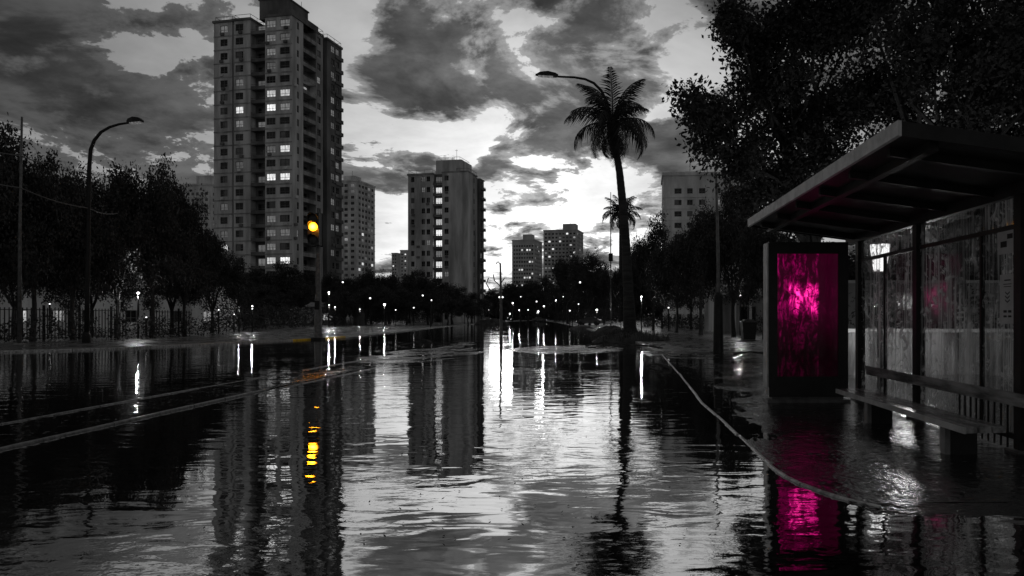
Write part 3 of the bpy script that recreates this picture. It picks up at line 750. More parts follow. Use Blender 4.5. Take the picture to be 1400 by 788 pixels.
for i, (px, top, wd, lab) in enumerate(LM): tree(px, 0, top, wd, lab, Y=128+(i*37) % 23)
LAB1 = ['small dark tree '+q for q in ('at the very left corner foot of the tallest tower','under the first lit bottom window of the tallest tower','under the balcony column of the tallest tower','just left of the traffic light pole','just right of the traffic light pole','behind the kiosk awning','left of the bright low lamp by the tiny towers','behind the bright low lamp by the tiny towers','behind the bent arm lamp of the mid-height block','right of the bent arm lamp, before the mid-height block','under the blank wall of the mid-height block','at the right end of the left tree belt','between two lit bottom windows of the tallest tower','behind the bright lamp beside the traffic light')]
LAB2 = ['small far tree '+q for q in ('just left of the damaged pole','right beside the damaged pole','at the left foot of the slim distant tower','at the right foot of the slim distant tower','under the left edge of the broad distant block','lowest one, touching the damaged pole','beneath the gap between the two distant towers','under the middle of the broad distant block','under the right edge of the broad distant block','close to the mast with the hanging box')]
for i, (px, top, wd) in enumerate([(300,392,60),(335,396,55),(372,392,60),(405,398,50),(438,396,50),(470,400,50),(500,396,50),(528,396,50),(556,398,50),(585,400,50),(612,406,45),(640,410,40),(340,385,60),(430,388,60)]):
    tree(px, 0, top, wd, LAB1[i], Y=112+(i*31) % 14, group='small trees of the left belt')
CT = [(668,396,40,'small tree seen behind the damaged pole in the road'),(700,386,44,'round tree at the foot of the slim distant tower'),(722,384,44,'tree below the slim distant tower, right of the gap'),
 (745,380,44,'tree below the broad dark distant block'),(776,352,60,'tall dark tree left of the palm trunk'),(806,346,60,'high crowned tree immediately left of the palm trunk'),
 (826,362,44,'dark tree touching the palm trunk from the left')]
for i, (px, top, wd, lab) in enumerate(CT): tree(px, 0, top, wd, lab, Y=[230,240,250,235,135,120,128][i])
for i, (px, top, wd) in enumerate([(655,408,30),(684,400,32),(712,398,32),(736,396,32),(758,392,36),(690,410,28),(728,408,28),(765,400,34),(790,392,36),(815,392,36)]):
    tree(px, 0, top, wd, LAB2[i], Y=200+(i*17) % 40, group='small trees at the end of the road')
RT = [(868,0,338,60,72,'dark tree behind the palm trunk, right side'),(893,0,300,62,70,'spiky crowned tree right of the palm below the sky gap'),(925,0,322,80,60,'dense dark tree left of the slim right-hand pole'),
 (958,0,290,95,52,'tall dense tree behind the slim right-hand pole'),(1003,0,262,110,46,'large dark tree between the slim pole and the lit display'),
 (1045,0,300,90,42,'dark tree right behind the lit display'),(905,0,352,60,82,'low dark tree under the sky gap right of the palm'),(945,0,350,70,75,'low tree in the shade left of the slim pole'),
 (1120,0,330,130,36,'dark tree seen through the first glass pane of the shelter'),(1230,0,330,150,33,'dark tree seen through the middle of the shelter glass'),
 (1330,0,300,170,30,'dark tree seen through the right part of the shelter glass'),(1430,0,240,180,28,'dark tree at the far right behind the shelter')]
for px, b, top, wd, Y, lab in RT: tree(px, 0, top, wd, lab, Y=Y)

# the two big street trees over the shelter: lobes placed over the pavement, filled with leafy clumps
def big_tree(label, trunk_xy, lobes, seed, n_limbs, per=1150, leaf=.125):
    rnd = random.Random(seed); cl = []; Lc = []
    for px, py, rp, Y in lobes:
        c = at(px, py, Y); r = rp*Y/F; Lc.append((c, r))
        for _ in range(int(8+26*r*r)):
            dv = Vector((rnd.gauss(0,1), rnd.gauss(0,1)*1.3, rnd.gauss(0,1))).normalized()*r*rnd.uniform(.2, 1.0)
            cl.append((c.x+dv.x, c.y+dv.y, c.z+dv.z, rnd.uniform(.16,.46)))
    root = empty('tree', (trunk_xy[0], trunk_xy[1], 0), label, 'tree')
    off = Vector((trunk_xy[0], trunk_xy[1], 0))
    cl = [(x-off.x, y-off.y, z, r) for x, y, z, r in cl]
    link('crown', leaf_mesh('crown', cl, per, leaf, 'leaf_near', seed, .85, .55), root)
    mb = MB(); mb.tube([(0,0,-.3),(.02,0,.3),(.1,.05,1.6),(-.05,.1,3.2)], [.34,.22,.19,.17], 10)
    for c, r in Lc:
        e = c-off; pts = limb(mb, (-.05,.1,3.05), (e.x, e.y, e.z), .09, .02, rnd, 6, .05)
        for _ in range(5):
            q = pts[rnd.choice([3,4,5,6])]; limb(mb, q, q+Vector((rnd.uniform(-1,1), rnd.uniform(-1,1), rnd.uniform(-.5,1)))*max(.6, r*.9), .03, .008, rnd, 3, .03, 4)
    mb.build('trunk', 'bark', root)
    return root
L1 = [(1012,40,36,17),(1030,62,34,18),(1058,40,26,18.5),(1085,20,36,17),(1000,22,16,16.5),(962,152,24,16.5),(945,132,11,16.3),(985,165,36,17),(974,198,24,17),(1010,150,36,18),(1040,110,46,18),(1010,222,28,17.5),
      (1030,215,44,19),(1065,170,50,19),(1080,100,46,17),(1110,50,46,18.5),(1075,250,46,20),(1115,210,50,18),(1125,140,50,20),(1140,30,44,17),(1040,268,34,19),(1100,290,40,20),(1140,270,40,19)]
L2 = [(1180,20,50,16),(1195,110,48,17),(1235,50,56,15),(1170,170,50,18),(1230,140,50,18),(1280,90,60,15.5),(1300,10,56,17),(1340,130,60,16),(1345,50,60,14.5),(1400,100,70,16),(1400,20,60,15),(1290,190,50,18),(1390,190,60,17),(1460,60,80,15.5),(1470,170,80,16),
      (1220,-50,70,15),(1320,-70,80,15),(1430,-60,90,15),(1500,260,80,17),(1200,230,44,19),(1240,250,40,19)]
L1 += [(1120,-40,60,16.5),(1060,-60,50,17)]
big_tree('large leafy tree reaching over the road above the lit display', (6.6, 20.5), L1, 11, 8)
big_tree('huge dark tree spreading above the shelter roof', (9.2, 17.5), L2, 12, 8)

# palms
def frond_mesh(seed, L=3.0, droop=1.0):
    rnd = random.Random(seed); mb = MB(); N = 14; pts = []
    e0 = .55; x = z = 0; ang = e0+.1
    for i in range(N+1):
        pts.append(Vector((x, 0, z))); ang -= droop*(.05+.13*i/N); x += math.cos(ang)*L/N; z += math.sin(ang)*L/N
    mb.tube(pts, [.045*(1-i/N)+.008 for i in range(N+1)], 4)
    K = 44
    for k in range(K):
        t = .12+.88*k/K; f = t*N; i = min(N-1, int(f)); p = pts[i].lerp(pts[i+1], f-i); tg = (pts[i+1]-pts[i]).normalized()
        ll = L*.30*math.sin(math.pi*min(1, .22+.72*t))*rnd.uniform(.8,1.1)
        for sd in (-1, 1):
            dv = (tg*.75+Vector((0, sd, 0))*.75+Vector((0,0,-1))*rnd.uniform(.35,.85)).normalized()
            wd = tg*.038; mid = p+dv*ll*.5+Vector((0,0,.02)); tip = p+dv*ll+Vector((0,0,-ll*.25))
            mb.quad(p-wd*.5, p+wd*.5, mid+wd*.7, mid-wd*.7); mb.quad(mid-wd*.7, mid+wd*.7, tip+wd*.1, tip-wd*.1)
    return mb.mesh('frond', 'palm_leaf')
FR = [frond_mesh(200+i, 2.9, d_) for i, d_ in enumerate((.75, 1.0, 1.3, 1.6))]
def palm(name, label, trunk_pts, radii, size, seed, n=26):
    rnd = random.Random(seed); base = Vector(trunk_pts[0]); root = empty(name, base, label, 'palm tree')
    P = [Vector(p)-base for p in trunk_pts]
    # ringed trunk: densify the curve and bulge each leaf scar slightly
    mb = MB(); dp = []; dr = []
    for (a, b), (ra, rb) in zip(zip(P, P[1:]), zip(radii, radii[1:])):
        k = max(2, int((b-a).length/.16))
        for i in range(k): t = i/k; dp.append(a.lerp(b, t)); dr.append((ra+(rb-ra)*t)*(1+.05*(i % 2)))
    dp.append(P[-1]); dr.append(radii[-1]); mb.tube(dp, dr, 10); mb.build('trunk', 'palm_bark', root, smooth=True)
    top = P[-1]
    cs = MB(); cs.ball(top+Vector((0,0,.1)), .32*size, 8, 6, sz=1.6); cs.build('crownshaft', 'palm_bark', root, smooth=True)
    for k in range(n):
        tier = k/n; yaw = k*2.39996+rnd.uniform(-.2,.2); pitch = -.90+tier*1.70+rnd.uniform(-.12,.12)   # up to hanging
        o = link('frond', FR[min(3, int(tier*4))], root, top+Vector((0,0,.25*size)), (0, pitch, yaw), (size*rnd.uniform(.85,1.05),)*3)
    for k in range(6):
        link('dead_frond', FR[3], root, top+Vector((0,0,-.1)), (rnd.uniform(-.2,.2), .95+rnd.uniform(0,.35), k*1.05+rnd.uniform(-.3,.3)), (size*.62,)*3)
    return root
PY = F*H/(466-VY)
tr = [at(x, y, PY) for x, y in [(863,466),(861,448),(859,400),(856,340),(852,285),(847,235),(841,200),(838,177)]]
palm('palm_tree', 'tall leaning palm rising from the flooded kerb beside a street lamp', tr, [.60,.40,.31,.27,.25,.22,.18,.15], 1.2, 5, 25)
palm('palm_tree', 'short distant palm half hidden behind the trunk of the tall palm', [at(849,440,78), at(849,380,78), at(849,296,78)], [.3,.25,.2], 1.0, 6, 24)
def mound(name, label, c, rx, ry, h, mat, seed, cat, kind=None, n=18):
    rnd = random.Random(seed); V = []; Fc = []; m_ = 7
    for j in range(m_+1):
        t = j/m_
        for i in range(n):
            a = 6.283*i/n; q = math.cos(t*1.55)*(1+.16*math.sin(a*3+seed)+.10*math.sin(a*7+seed*2)+rnd.uniform(-.05,.05))
            V.append((c[0]+math.cos(a)*rx*q, c[1]+math.sin(a)*ry*q, -.15+(h+.15)*math.sin(t*1.57)*(1+rnd.uniform(-.12,.12))))
    for j in range(m_):
        for i in range(n): Fc.append((j*n+i, j*n+(i+1) % n, (j+1)*n+(i+1) % n, (j+1)*n+i))
    Fc.append(tuple(m_*n+i for i in range(n)))
    me = bpy.data.meshes.new(name); me.from_pydata(V, [], Fc); me.materials.append(M[mat])
    o = link(name, me); tag(o, label, cat, kind=kind); return o
basic('rock', .05, .7, .5, 2, .03, 6, coord='pos')
pb = gnd(858, 467)
mound('earth_mound', 'dark heap of wet earth around the foot of the tall palm', (pb.x+.1, pb.y, 0), 2.2, 1.6, .5, 'rock', 3, 'mound')
c = gnd(838, 462); mound('rock', 'rounded dark rock left of the palm foot', (c.x, c.y+2, 0), 1.5, 1.1, .75, 'rock', 4, 'rock')
c = gnd(790, 452); mound('rock', 'low dark rock out in the water left of the palm', (c.x, c.y+10, 0), 1.5, 1.2, .35, 'rock', 7, 'rock')
c = gnd(672, 444); mound('shrub', 'low dark clump on the far left kerb below the mid-height block', (c.x, c.y, 0), 3.2, 1.6, 1.1, 'leaf', 9, 'shrub')
# hedge and scrub under the left trees
def hedge(name, label, pts, h, wd, seed, dens=330, leaf=.16):
    rnd = random.Random(seed); cl = []
    for (x0, y0), (x1, y1) in zip(pts, pts[1:]):
        L = math.hypot(x1-x0, y1-y0)
        for k in range(int(L/.55)):
            t = (k+rnd.random())/(L/.55)
            for zz in (.25, .6, .95):
                if zz < h: cl.append((x0+(x1-x0)*t+rnd.uniform(-wd,wd)/2, y0+(y1-y0)*t+rnd.uniform(-wd,wd)/2, zz*h+rnd.uniform(-.12,.12), rnd.uniform(.28,.55)))
    b = Vector((pts[0][0], pts[0][1], 0)); o = link(name, leaf_mesh(name, [(x-b.x, y-b.y, z, r) for x, y, z, r in cl], dens, leaf, 'leaf', seed), None, b)
    return tag(o, label, 'hedge')
def gx(px, py): p = gnd(px, py); return (p.x, p.y)
hedge('hedge', 'long dark hedge behind the railing along the left bank', [gx(-60,473), gx(60,469), gx(180,465), gx(300,459)], 1.15, 1.2, 21)
hedge('hedge', 'dark scrub under the trees at the foot of the tallest tower', [gx(300,456), gx(360,451), gx(430,447)], 2.4, 2.5, 22, 200, .26)
hedge('hedge', 'dark far scrub right of the traffic light', [gx(432,446.5), gx(500,444), gx(560,442), gx(660,439)], 2.6, 3, 23, 90, .35)
hedge('hedge', 'dark shrubs under the right trees behind the palm', [gx(875,447), gx(920,449), gx(975,452), gx(1045,456)], 1.3, 1.6, 24, 250, .2)
hedge('hedge', 'dark shrubs closing the road behind the palm, left side', [gx(760,440), gx(800,441), gx(850,443)], 3.0, 3, 25, 90, .35)

def weeds(label, c, rx, ry, h, n, seed):
    rnd = random.Random(seed); mb = MB()
    for k in range(n):
        a = rnd.uniform(0,6.28); q = math.sqrt(rnd.random()); x = math.cos(a)*rx*q; y = math.sin(a)*ry*q; z = h*(1-q*q)*.8; L = rnd.uniform(.12,.42); b = rnd.uniform(0,6.28); dx_, dy_ = math.cos(b)*L*.5, math.sin(b)*L*.5; wx, wy = -math.sin(b)*.012, math.cos(b)*.012
        mb.quad((x-wx,y-wy,z),(x+wx,y+wy,z),(x+dx_*.5+wx,y+dy_*.5+wy,z+L*.8),(x+dx_*.5-wx,y+dy_*.5-wy,z+L*.8)); mb.quad((x+dx_*.5-wx,y+dy_*.5-wy,z+L*.8),(x+dx_*.5+wx,y+dy_*.5+wy,z+L*.8),(x+dx_+wx*.2,y+dy_+wy*.2,z+L*.95),(x+dx_-wx*.2,y+dy_-wy*.2,z+L*.95))
    tag(mb.build('grass', 'leaf', None, loc=(c[0], c[1], 0)), label, 'grass', kind='stuff')
weeds('tufts of grass and weeds on the heap of earth around the tall palm', (pb.x+.1, pb.y), 2.4, 1.9, .5, 900, 3)

# ------------------------------------------------------------------ street furniture
def arc_lamp(name, label, base, pole_pts, head_px, head_to, r0, lit=None, cat='street lamp', Yd=None):
    root = empty(name, base, label, cat); P = [Vector(p)-base for p in pole_pts]
    mb = MB(); n = len(P); mb.tube(P, [r0*(1-.55*i/(n-1)) for i in range(n)], 10)
    mb.tube([(0,0,-.25),(0,0,.5),(0,0,.62)], [r0*1.7, r0*1.6, r0*1.05], 10); mb.build('pole', 'dark_metal', root, smooth=True)
    e = P[-1]; dv = (Vector(head_to)-base-e); L = dv.length; t = dv.normalized(); sd = Vector((0,1,0)); up = t.cross(sd)*-1
    if up.z < 0: up = -up
    hb = MB(); sec = [(0,.09,.12),(.12,.18,.2),(.45,.24,.27),(.8,.20,.2),(1,.06,.05)]
    rings = []
    for s_, w_, h_ in sec:
        c = e+t*L*s_; rings.append([c+sd*w_+up*-.02, c+sd*w_*.6+up*h_, c-sd*w_*.6+up*h_, c-sd*w_+up*-.02])
    for a, b in zip(rings, rings[1:]): hb.hexa([a[0],a[3],b[3],b[0],a[1],a[2],b[2],b[1]])
    hd = hb.build('lamp_head', 'dark_metal', root)
    lb = MB(); c0 = e+t*L*.22; c1 = e+t*L*.88; d_ = up*-.08
    lb.hexa([c0+sd*.12+d_, c0-sd*.12+d_, c1-sd*.10+d_, c1+sd*.10+d_, c0+sd*.15-up*.025, c0-sd*.15-up*.025, c1-sd*.12-up*.025, c1+sd*.12-up*.025])
    lb.build('lens', lit or 'window_dim', hd)
    return root
Yl = F*H/(470-VY)
arc_lamp('street_lamp', 'tall unlit street lamp with a long curved arm on the left bank', at(118,470,Yl),
  [at(118,470,Yl),at(119.5,400,Yl),at(121,300,Yl),at(122,230,Yl),at(124,205,Yl),at(129,192,Yl),at(138,181,Yl),at(150,174,Yl),at(163,170,Yl),at(174,168.5,Yl)], None, at(196,166,Yl), .12)
Yp = PY+1.2
arc_lamp('street_lamp', 'unlit street lamp reaching left out of the tall palm crown', at(861,462,Yp),
  [at(861,462,Yp),at(859,400,Yp),at(855,320,Yp),at(848,235,Yp),at(838,170,Yp),at(830,140,Yp),at(822,124,Yp),at(812,114,Yp),at(800,108.5,Yp),at(785,106,Yp),at(763,105,Yp)], None, at(732,103,Yp), .13)
# masts and poles
def mast(name, label, px, pb, pt, r, cat='pole', Y=None, dx=0, base_sleeve=None):
    Y = Y or F*H/(pb-VY); b = at(px, VY+F*H/Y, Y); b.z = 0; top = at(px+dx, pt, Y)
    root = empty(name, b, label, cat); h = top.z
    mb = MB(); mb.tube([(0,0,-.3),(0,0,h*.5),(top.x-b.x,0,h)], [r, r*.8, r*.5], 8); mb.build('shaft', 'post_metal', root, smooth=True)
    if base_sleeve: 
        mb = MB(); mb.tube([(0,0,-.3),(0,0,base_sleeve*.55),(0,0,base_sleeve),(0,0,base_sleeve+.12)], [r*2.5,r*2.1,r*1.9,r*1.05], 12); mb.build('sleeve', 'dark_metal', root)
    else:
        mb = MB(); mb.box(-r*2,r*2,-r*2,r*2,-.2,.08); mb.build('base', 'concrete_wall', root)
    return root
mast('mast', 'thin bare mast at the far left, its foot hidden by the railing', 27, 472, 160, .09, 'mast', dx=3)
mast('utility_pole', 'slim straight pole with a thick dark sleeve at its foot, left of the lit display', 982, 483, 236, .085, 'pole', dx=-3, base_sleeve=2.25)
mw = mast('mast', 'thin mast with a hanging box, left of the short distant palm', 835, 444, 263, .10, 'mast', Y=95)
mb = MB(); mb.box(-.3,.3,-.15,.15,9.2,10.3); mb.build('box', 'dark_metal', mw)
# cables
def cable(label, pts):
    P = [Vector(p) for p in pts]; Q = []
    for a, b in zip(P, P[1:]):
        for i in range(8): t = i/8; q = a.lerp(b, t); q.z -= math.sin(math.pi*t)*.15; Q.append(q)
    Q.append(P[-1]); b = Q[0].copy()
    mb = MB(); mb.tube([q-b for q in Q], .03, 5); o = mb.build('overhead_cable', 'cable', None, loc=b); tag(o, label, 'cable')
cable('lower overhead cable from the frame edge past the thin mast to the left street lamp', [at(-60,232,33), at(28,257,33), at(122,285,Yl), at(160,292,40)])
cable('upper overhead cable crossing the leftmost trees', [at(-60,190,34), at(28,213,34), at(75,222,40)])
# leaning broken pole in the middle of the road
Yb = 41.0
b = at(685, VY+F*H/Yb, Yb); b.z = 0; root = empty('broken_pole', b, 'dark damaged pole with two bare arms standing in the middle of the flooded road', 'pole')
mb = MB(); mb.tube([Vector(p)-b for p in (at(685,470,Yb), at(685,420,Yb), at(684.5,385,Yb), at(684,360,Yb))], [.10,.08,.065,.05], 8); mb.build('shaft', 'post_metal', root)
for pts in ([(684.5,362),(681,358),(678,361)], [(684.6,392),(676,384),(674,375)], [(684.6,400),(670,397),(665,388),(668,380)], [(684.8,388),(690,380)]):
    mb = MB(); mb.tube([at(x, y, Yb)-b for x, y in pts], .035, 5); mb.build('arm', 'post_metal', root)
for dxp in (-2.2, 2.2):
    mb = MB(); mb.ball(at(685+dxp, 406.5, Yb)-b, .05, 8, 5); mb.build('lamp', 'lamp_soft', root)
# traffic light
Yt = F*(H-.06)/(463.5-VY); b = at(435, 463.5, Yt); S = Yt/F
root = empty('traffic_light', b, 'tall traffic light on the left kerb with its amber lamp lit', 'traffic light')
mb = MB(); mb.tube([(0,0,-.3),(0,0,.1),(0,0,1.9),(0,0,3.4),(0,0,130*S)], [.26,.24,.19,.16,.13], 12); mb.build('pole', 'post_metal', root, smooth=True)
mb = MB(); mb.box(-.32,.32,-.32,.32,-.25,.07); mb.build('base', 'dark_metal', root)
mb = MB(); mb.box(-9*S,-2.5*S,-.14,.2,62*S,72*S).box(-3*S,3*S,-.2,.2,40*S,52*S); mb.build('control_box', 'dark_metal', root)
hz0, hz1 = 127.5*S, 171*S; hx = -4*S; hw = 7.6*S
hs = MB(); hs.box(hx-hw,hx+hw,-.30,.25,hz0,hz1); hs.box(hx-hw-.03,hx+hw+.03,.252,.30,hz0-.06,hz1+.06); hs.tube([(0,.0,hz0-.3),(0,0,hz0+.1)], .13, 8)
hous = hs.build('housing', 'housing_black', root)
zc_ = [hz0+(hz1-hz0)*k for k in (.17,.53,.83)]; zc_[1] = at(435,311,Yt).z-b.z
for k, z in enumerate(zc_):
    r = 6.3*S; ln = MB()
    ln.tube([(hx,-.31,z),(hx,-.36,z),(hx,-.385,z)], [r, r*.8, r*.3], 20)
    ln.build('amber_lens' if k == 1 else 'lens', 'lamp_amber' if k == 1 else 'housing_black', hous)
    vs = MB(); nn = 16
    for i in range(nn):
        a0 = -.35+3.84*i/nn; a1 = -.35+3.84*(i+1)/nn; d0 = .05+.30*max(0, math.sin(a0)); d1 = .05+.30*max(0, math.sin(a1)); q = r*1.06
        p = lambda a, y, rr: (hx+math.cos(a)*rr, y, z+math.sin(a)*rr)
        vs.quad(p(a0,-.3,q), p(a1,-.3,q), p(a1,-.3-d1,q), p(a0,-.3-d0,q)); vs.quad(p(a0,-.3,q+.03), p(a0,-.3-d0,q+.03), p(a1,-.3-d1,q+.03), p(a1,-.3,q+.03)); vs.quad(p(a0,-.3-d0,q), p(a1,-.3-d1,q), p(a1,-.3-d1,q+.03), p(a0,-.3-d0,q+.03))
    vs.build('visor', 'housing_black', hous)

# distant lit lamps: each a post with a globe or short arm
def park_lamp(px, py, Y, label, r=.15, mat='lamp_white', arm=0, group='lit lamps in the distance'):
    p = at(px, py, Y); root = empty('lamp_post', (p.x, p.y, 0), label, 'lamp post', group)
    mb = MB(); mb.tube([(arm,0,-.2),(arm,0,p.z-r*.6 if not arm else p.z-.5)]+([(arm*.8,0,p.z),(0,0,p.z+r)] if arm else []), .06, 6); mb.build('post', 'dark_metal', root)
    g_ = MB(); g_.ball((0,0,p.z-(r*.2 if arm else 0)), r, 10, 6); gl = g_.build('globe', mat, root, smooth=True)
    if mat == 'lamp_white' or ((int(px) % 3 == 0 or int(px) == 1012) and mat == 'lamp_soft'):
        L_ = bpy.data.lights.new('lamp_glow', 'POINT'); L_.energy = (110 if mat == 'lamp_white' else 60)*(Y/90)**.7*(4 if int(px) in (877, 1012) else (2.5 if int(px) in (189, 449) else 1)); L_.shadow_soft_size = .05; L_.use_shadow = True
        lo = bpy.data.objects.new('lamp_glow', L_); COL.objects.link(lo); lo.parent = root; lo.location = (0, -.05, p.z-r-.18)
    c = MB(); c.tube([(0,0,p.z+r*.85),(0,0,p.z+r*1.25)], [r*.8,r*.2], 8); c.build('cap', 'dark_metal', root)
PL = [ # px, py, Y, r, material, arm, label
 (449.6,400,95,.20,'lamp_white',0,'bright lamp just right of the traffic light pole'),
 (450,417.6,92,.15,'lamp_white',0,'lower lamp right under the bright one beside the traffic light pole'),
 (458,420,95,.12,'lamp_white',0,'small lamp second right of the traffic light pole'),
 (317,378,70,.11,'lamp_soft',1.2,'high lamp on a bent arm at the left foot of the tallest tower'),
 (468.6,386,110,.15,'lamp_dim',0,'dim high lamp among the crowns right of the traffic light'),
 (506,408,105,.17,'lamp_soft',0,'soft lamp below the tiny far towers'),
 (525.6,416.7,100,.19,'lamp_white',0,'bright low lamp left of the mid-height block'),
 (578,404,88,.15,'lamp_soft',1.0,'lamp on a bent arm before the mid-height block'),
 (589.7,410.7,105,.14,'lamp_soft',0,'lamp right of the bent arm lamp before the mid-height block'),
 (565.7,421,110,.14,'lamp_soft',0,'low lamp left of the bent arm lamp'),
 (327,420,60,.09,'lamp_soft',0,'lamp in the shrubs below the tallest tower, left one'),
 (345,419,62,.09,'lamp_white',0,'lamp in the shrubs below the tallest tower, right one'),
 (320,430,62,.09,'lamp_soft',0,'lowest lamp in the shrubs below the tallest tower'),
 (189,401,44,.10,'lamp_white',0,'bright lamp between the trees right of the left street lamp'),
 (200,434,46,.10,'lamp_soft',0,'low lit lamp behind the gate in the left railing'),
 (68,416,55,.08,'lamp_soft',0,'small lamp behind the railing left of the left street lamp'),
 (94,415,55,.08,'lamp_soft',0,'small lamp behind the railing close to the left street lamp'),
 (701,414.6,150,.24,'lamp_white',0,'bright lamp right of the damaged pole at the far end'),
 (712,406,160,.16,'lamp_soft',0,'higher small lamp beneath the slim distant tower'),
 (733.6,412.5,150,.24,'lamp_soft',0,'lamp below the gap between the two distant towers'),
 (710,424,140,.16,'lamp_white',0,'low lamp beneath the slim distant tower'),
 (743.6,419,140,.20,'lamp_white',0,'lamp at the left edge of the dark tree beside the palm'),
 (760,411,125,.19,'lamp_white',0,'lamp under the broad distant block'),
 (770,406,125,.16,'lamp_soft',0,'high lamp under the broad distant block'),
 (793,386,90,.14,'lamp_soft',-1.0,'high lamp on a bent arm left of the palm trunk'),
 (816,424,100,.17,'lamp_white',0,'low lamp left of the palm trunk'),
 (736,426,150,.20,'lamp_white',0,'low lamp at the centre of the far road end'),
 (649,426.5,130,.17,'lamp_soft',0,'low lamp left of the damaged pole'),
 (635,423,130,.16,'lamp_soft',0,'low lamp under the right edge of the mid-height block'),
 (697,429,150,.20,'lamp_white',0,'lowest lamp right of the damaged pole'),
 (791,416,100,.14,'lamp_soft',0,'small lamp between the dark trees left of the palm'),
 (849,424,95,.14,'lamp_soft',0,'small lamp touching the left side of the palm trunk'),
 (877,406,62,.13,'lamp_white',0,'bright lamp just right of the palm trunk'),
 (1012,399,50,.10,'lamp_soft',0,'small lamp at the pavilion canopy'),
 (914,421,66,.12,'lamp_soft',0,'low lamp under the right trees between palm and slim pole'),
 (541,424,108,.15,'lamp_soft',0,'low lamp right of the bright low lamp near the mid-height block'),
 (605,425,115,.15,'lamp_soft',0,'low lamp under the blank side of the mid-height block'),
 (668,424,150,.17,'lamp_soft',0,'low lamp close to the left side of the damaged pole'),
 (722,424,145,.18,'lamp_soft',0,'low lamp second right from the damaged pole'),
 (779,425,110,.15,'lamp_soft',0,'low lamp in the gap under the trees left of the palm'),
 (492,423,105,.13,'lamp_soft',0,'low lamp under the trees left of the tiny far towers'),
 (299,424,58,.07,'lamp_dim',0,'dim lamp at the left corner foot of the tallest tower'),
]
for px, py, Y, r, mt, arm, lab in PL: park_lamp(px, py, Y, lab, r*(.55+.35*((px*7.3) % 1)), mt, arm)

# railing along the left bank
def railing(label, pts, h, spacing):
    root = empty('railing', (pts[0][0], pts[0][1], 0), label, 'railing'); o0 = Vector((pts[0][0], pts[0][1], 0))
    bm = MB(); bm.box(-.02,.02,-.02,.02,.12,h); bme = bm.mesh('bar', 'dark_metal'); pm = MB(); pm.box(-.05,.05,-.05,.05,-.1,h+.15); pme = pm.mesh('post', 'dark_metal')
    rails = []; nb = 0
    for (x0,y0),(x1,y1) in zip(pts, pts[1:]):
        L = math.hypot(x1-x0, y1-y0)
        for z in (.2, h-.12):
            mb = MB(); mb.tube([Vector((x0,y0,z))-o0, Vector((x1,y1,z))-o0], .03, 4); mb.build('rail', 'dark_metal', root)
        k = int(L/spacing)
        for i in range(k):
            p = Vector((x0+(x1-x0)*i/k, y0+(y1-y0)*i/k, 0))-o0
            link('post' if i % 10 == 0 else 'bar', pme if i % 10 == 0 else bme, root, p); nb += 1
    return root
railing('dark iron railing of upright bars along the left bank', [gx(-40,470.5), gx(60,467), gx(176,462.5)], 1.95, .24)
railing('dark iron railing right of the lit gate on the left bank', [gx(206,461.5), gx(262,459.5)], 1.9, .24)

# two people on the far left pavement
def person(label, px, pfeet, heading, shirt, pants, seed, h=1.72, Y=None):
    Y = Y or F*H/(pfeet-VY); b = at(px, pfeet, Y); b.z = .05
    root = empty('person', b, label, 'person', rz=heading)
    bm = bmesh.new(); k = h/1.72
    J = {'pel':(0,0,.95,.13),'sp':(0,.01,1.15,.12),'ch':(0,.01,1.33,.15),'nk':(0,0,1.47,.06),'hd0':(0,-.02,1.56,.085),'hd1':(0,-.02,1.67,.08),
         'hl':(.09,0,.90,.09),'kl':(.12,-.10,.50,.06),'al':(.13,.02,.09,.042),'fl':(.13,-.13,.035,.035),'hr':(-.09,0,.90,.09),'kr':(-.10,.02,.50,.06),'ar':(-.12,.16,.12,.042),'fr':(-.12,.03,.035,.035),
         'shl':(.19,.01,1.38,.06),'ell':(.25,.05,1.10,.042),'wrl':(.24,-.08,.88,.03),'hdl':(.235,-.12,.80,.028),'shr':(-.19,.01,1.38,.06),'elr':(-.26,.06,1.10,.042),'wrr':(-.25,-.03,.86,.03),'hdr':(-.25,-.06,.78,.028)}
    E = ['pel-sp','sp-ch','ch-nk','nk-hd0','hd0-hd1','pel-hl','hl-kl','kl-al','al-fl','pel-hr','hr-kr','kr-ar','ar-fr','ch-shl','shl-ell','ell-wrl','wrl-hdl','ch-shr','shr-elr','elr-wrr','wrr-hdr']
    vd = {n: bm.verts.new((x*k, y*k, z*k)) for n, (x, y, z, r) in J.items()}
    for e in E: a, c = e.split('-'); bm.edges.new((vd[a], vd[c]))
    me = bpy.data.meshes.new('body'); bm.verts.index_update(); bm.to_mesh(me); bm.free()
    for m_ in (shirt, pants, 'skin'): me.materials.append(M[m_])
    o = link('body', me, root); sm = o.modifiers.new('skin', 'SKIN'); 
    for i, (n, (x, y, z, r)) in enumerate(J.items()): me.skin_vertices[0].data[i].radius = (r*k, r*k)
    me.skin_vertices[0].data[0].use_root = True
    o.modifiers.new('sub', 'SUBSURF').levels = 1; o.modifiers['sub'].render_levels = 1
    dg = bpy.context.evaluated_depsgraph_get(); ev = o.evaluated_get(dg); nm = bpy.data.meshes.new_from_object(ev)
    o.modifiers.clear(); o.data = nm; nm.materials.clear()
    for m_ in (shirt, pants, 'skin'): nm.materials.append(M[m_])
    for p in nm.polygons:
        z = p.center.z/k; x = abs(p.center.x)/k
        p.material_index = 2 if (z > 1.46 or (x > .2 and z < 1.08)) else (1 if z < .95 else 0); p.use_smooth = True
    hb = MB(); hb.ball((0,.0,1.66*k), .105*k, 10, 6, sz=1.05); hb.build('hair', 'housing_black', root, smooth=True)
    return root
person('person in a light shirt walking on the far left pavement', 475.5, 447.5, 1.2, 'cloth_light', 'cloth', 1)
person('person in dark clothes standing just right of the walker in the light shirt', 480, 447, .4, 'cloth', 'cloth', 2)
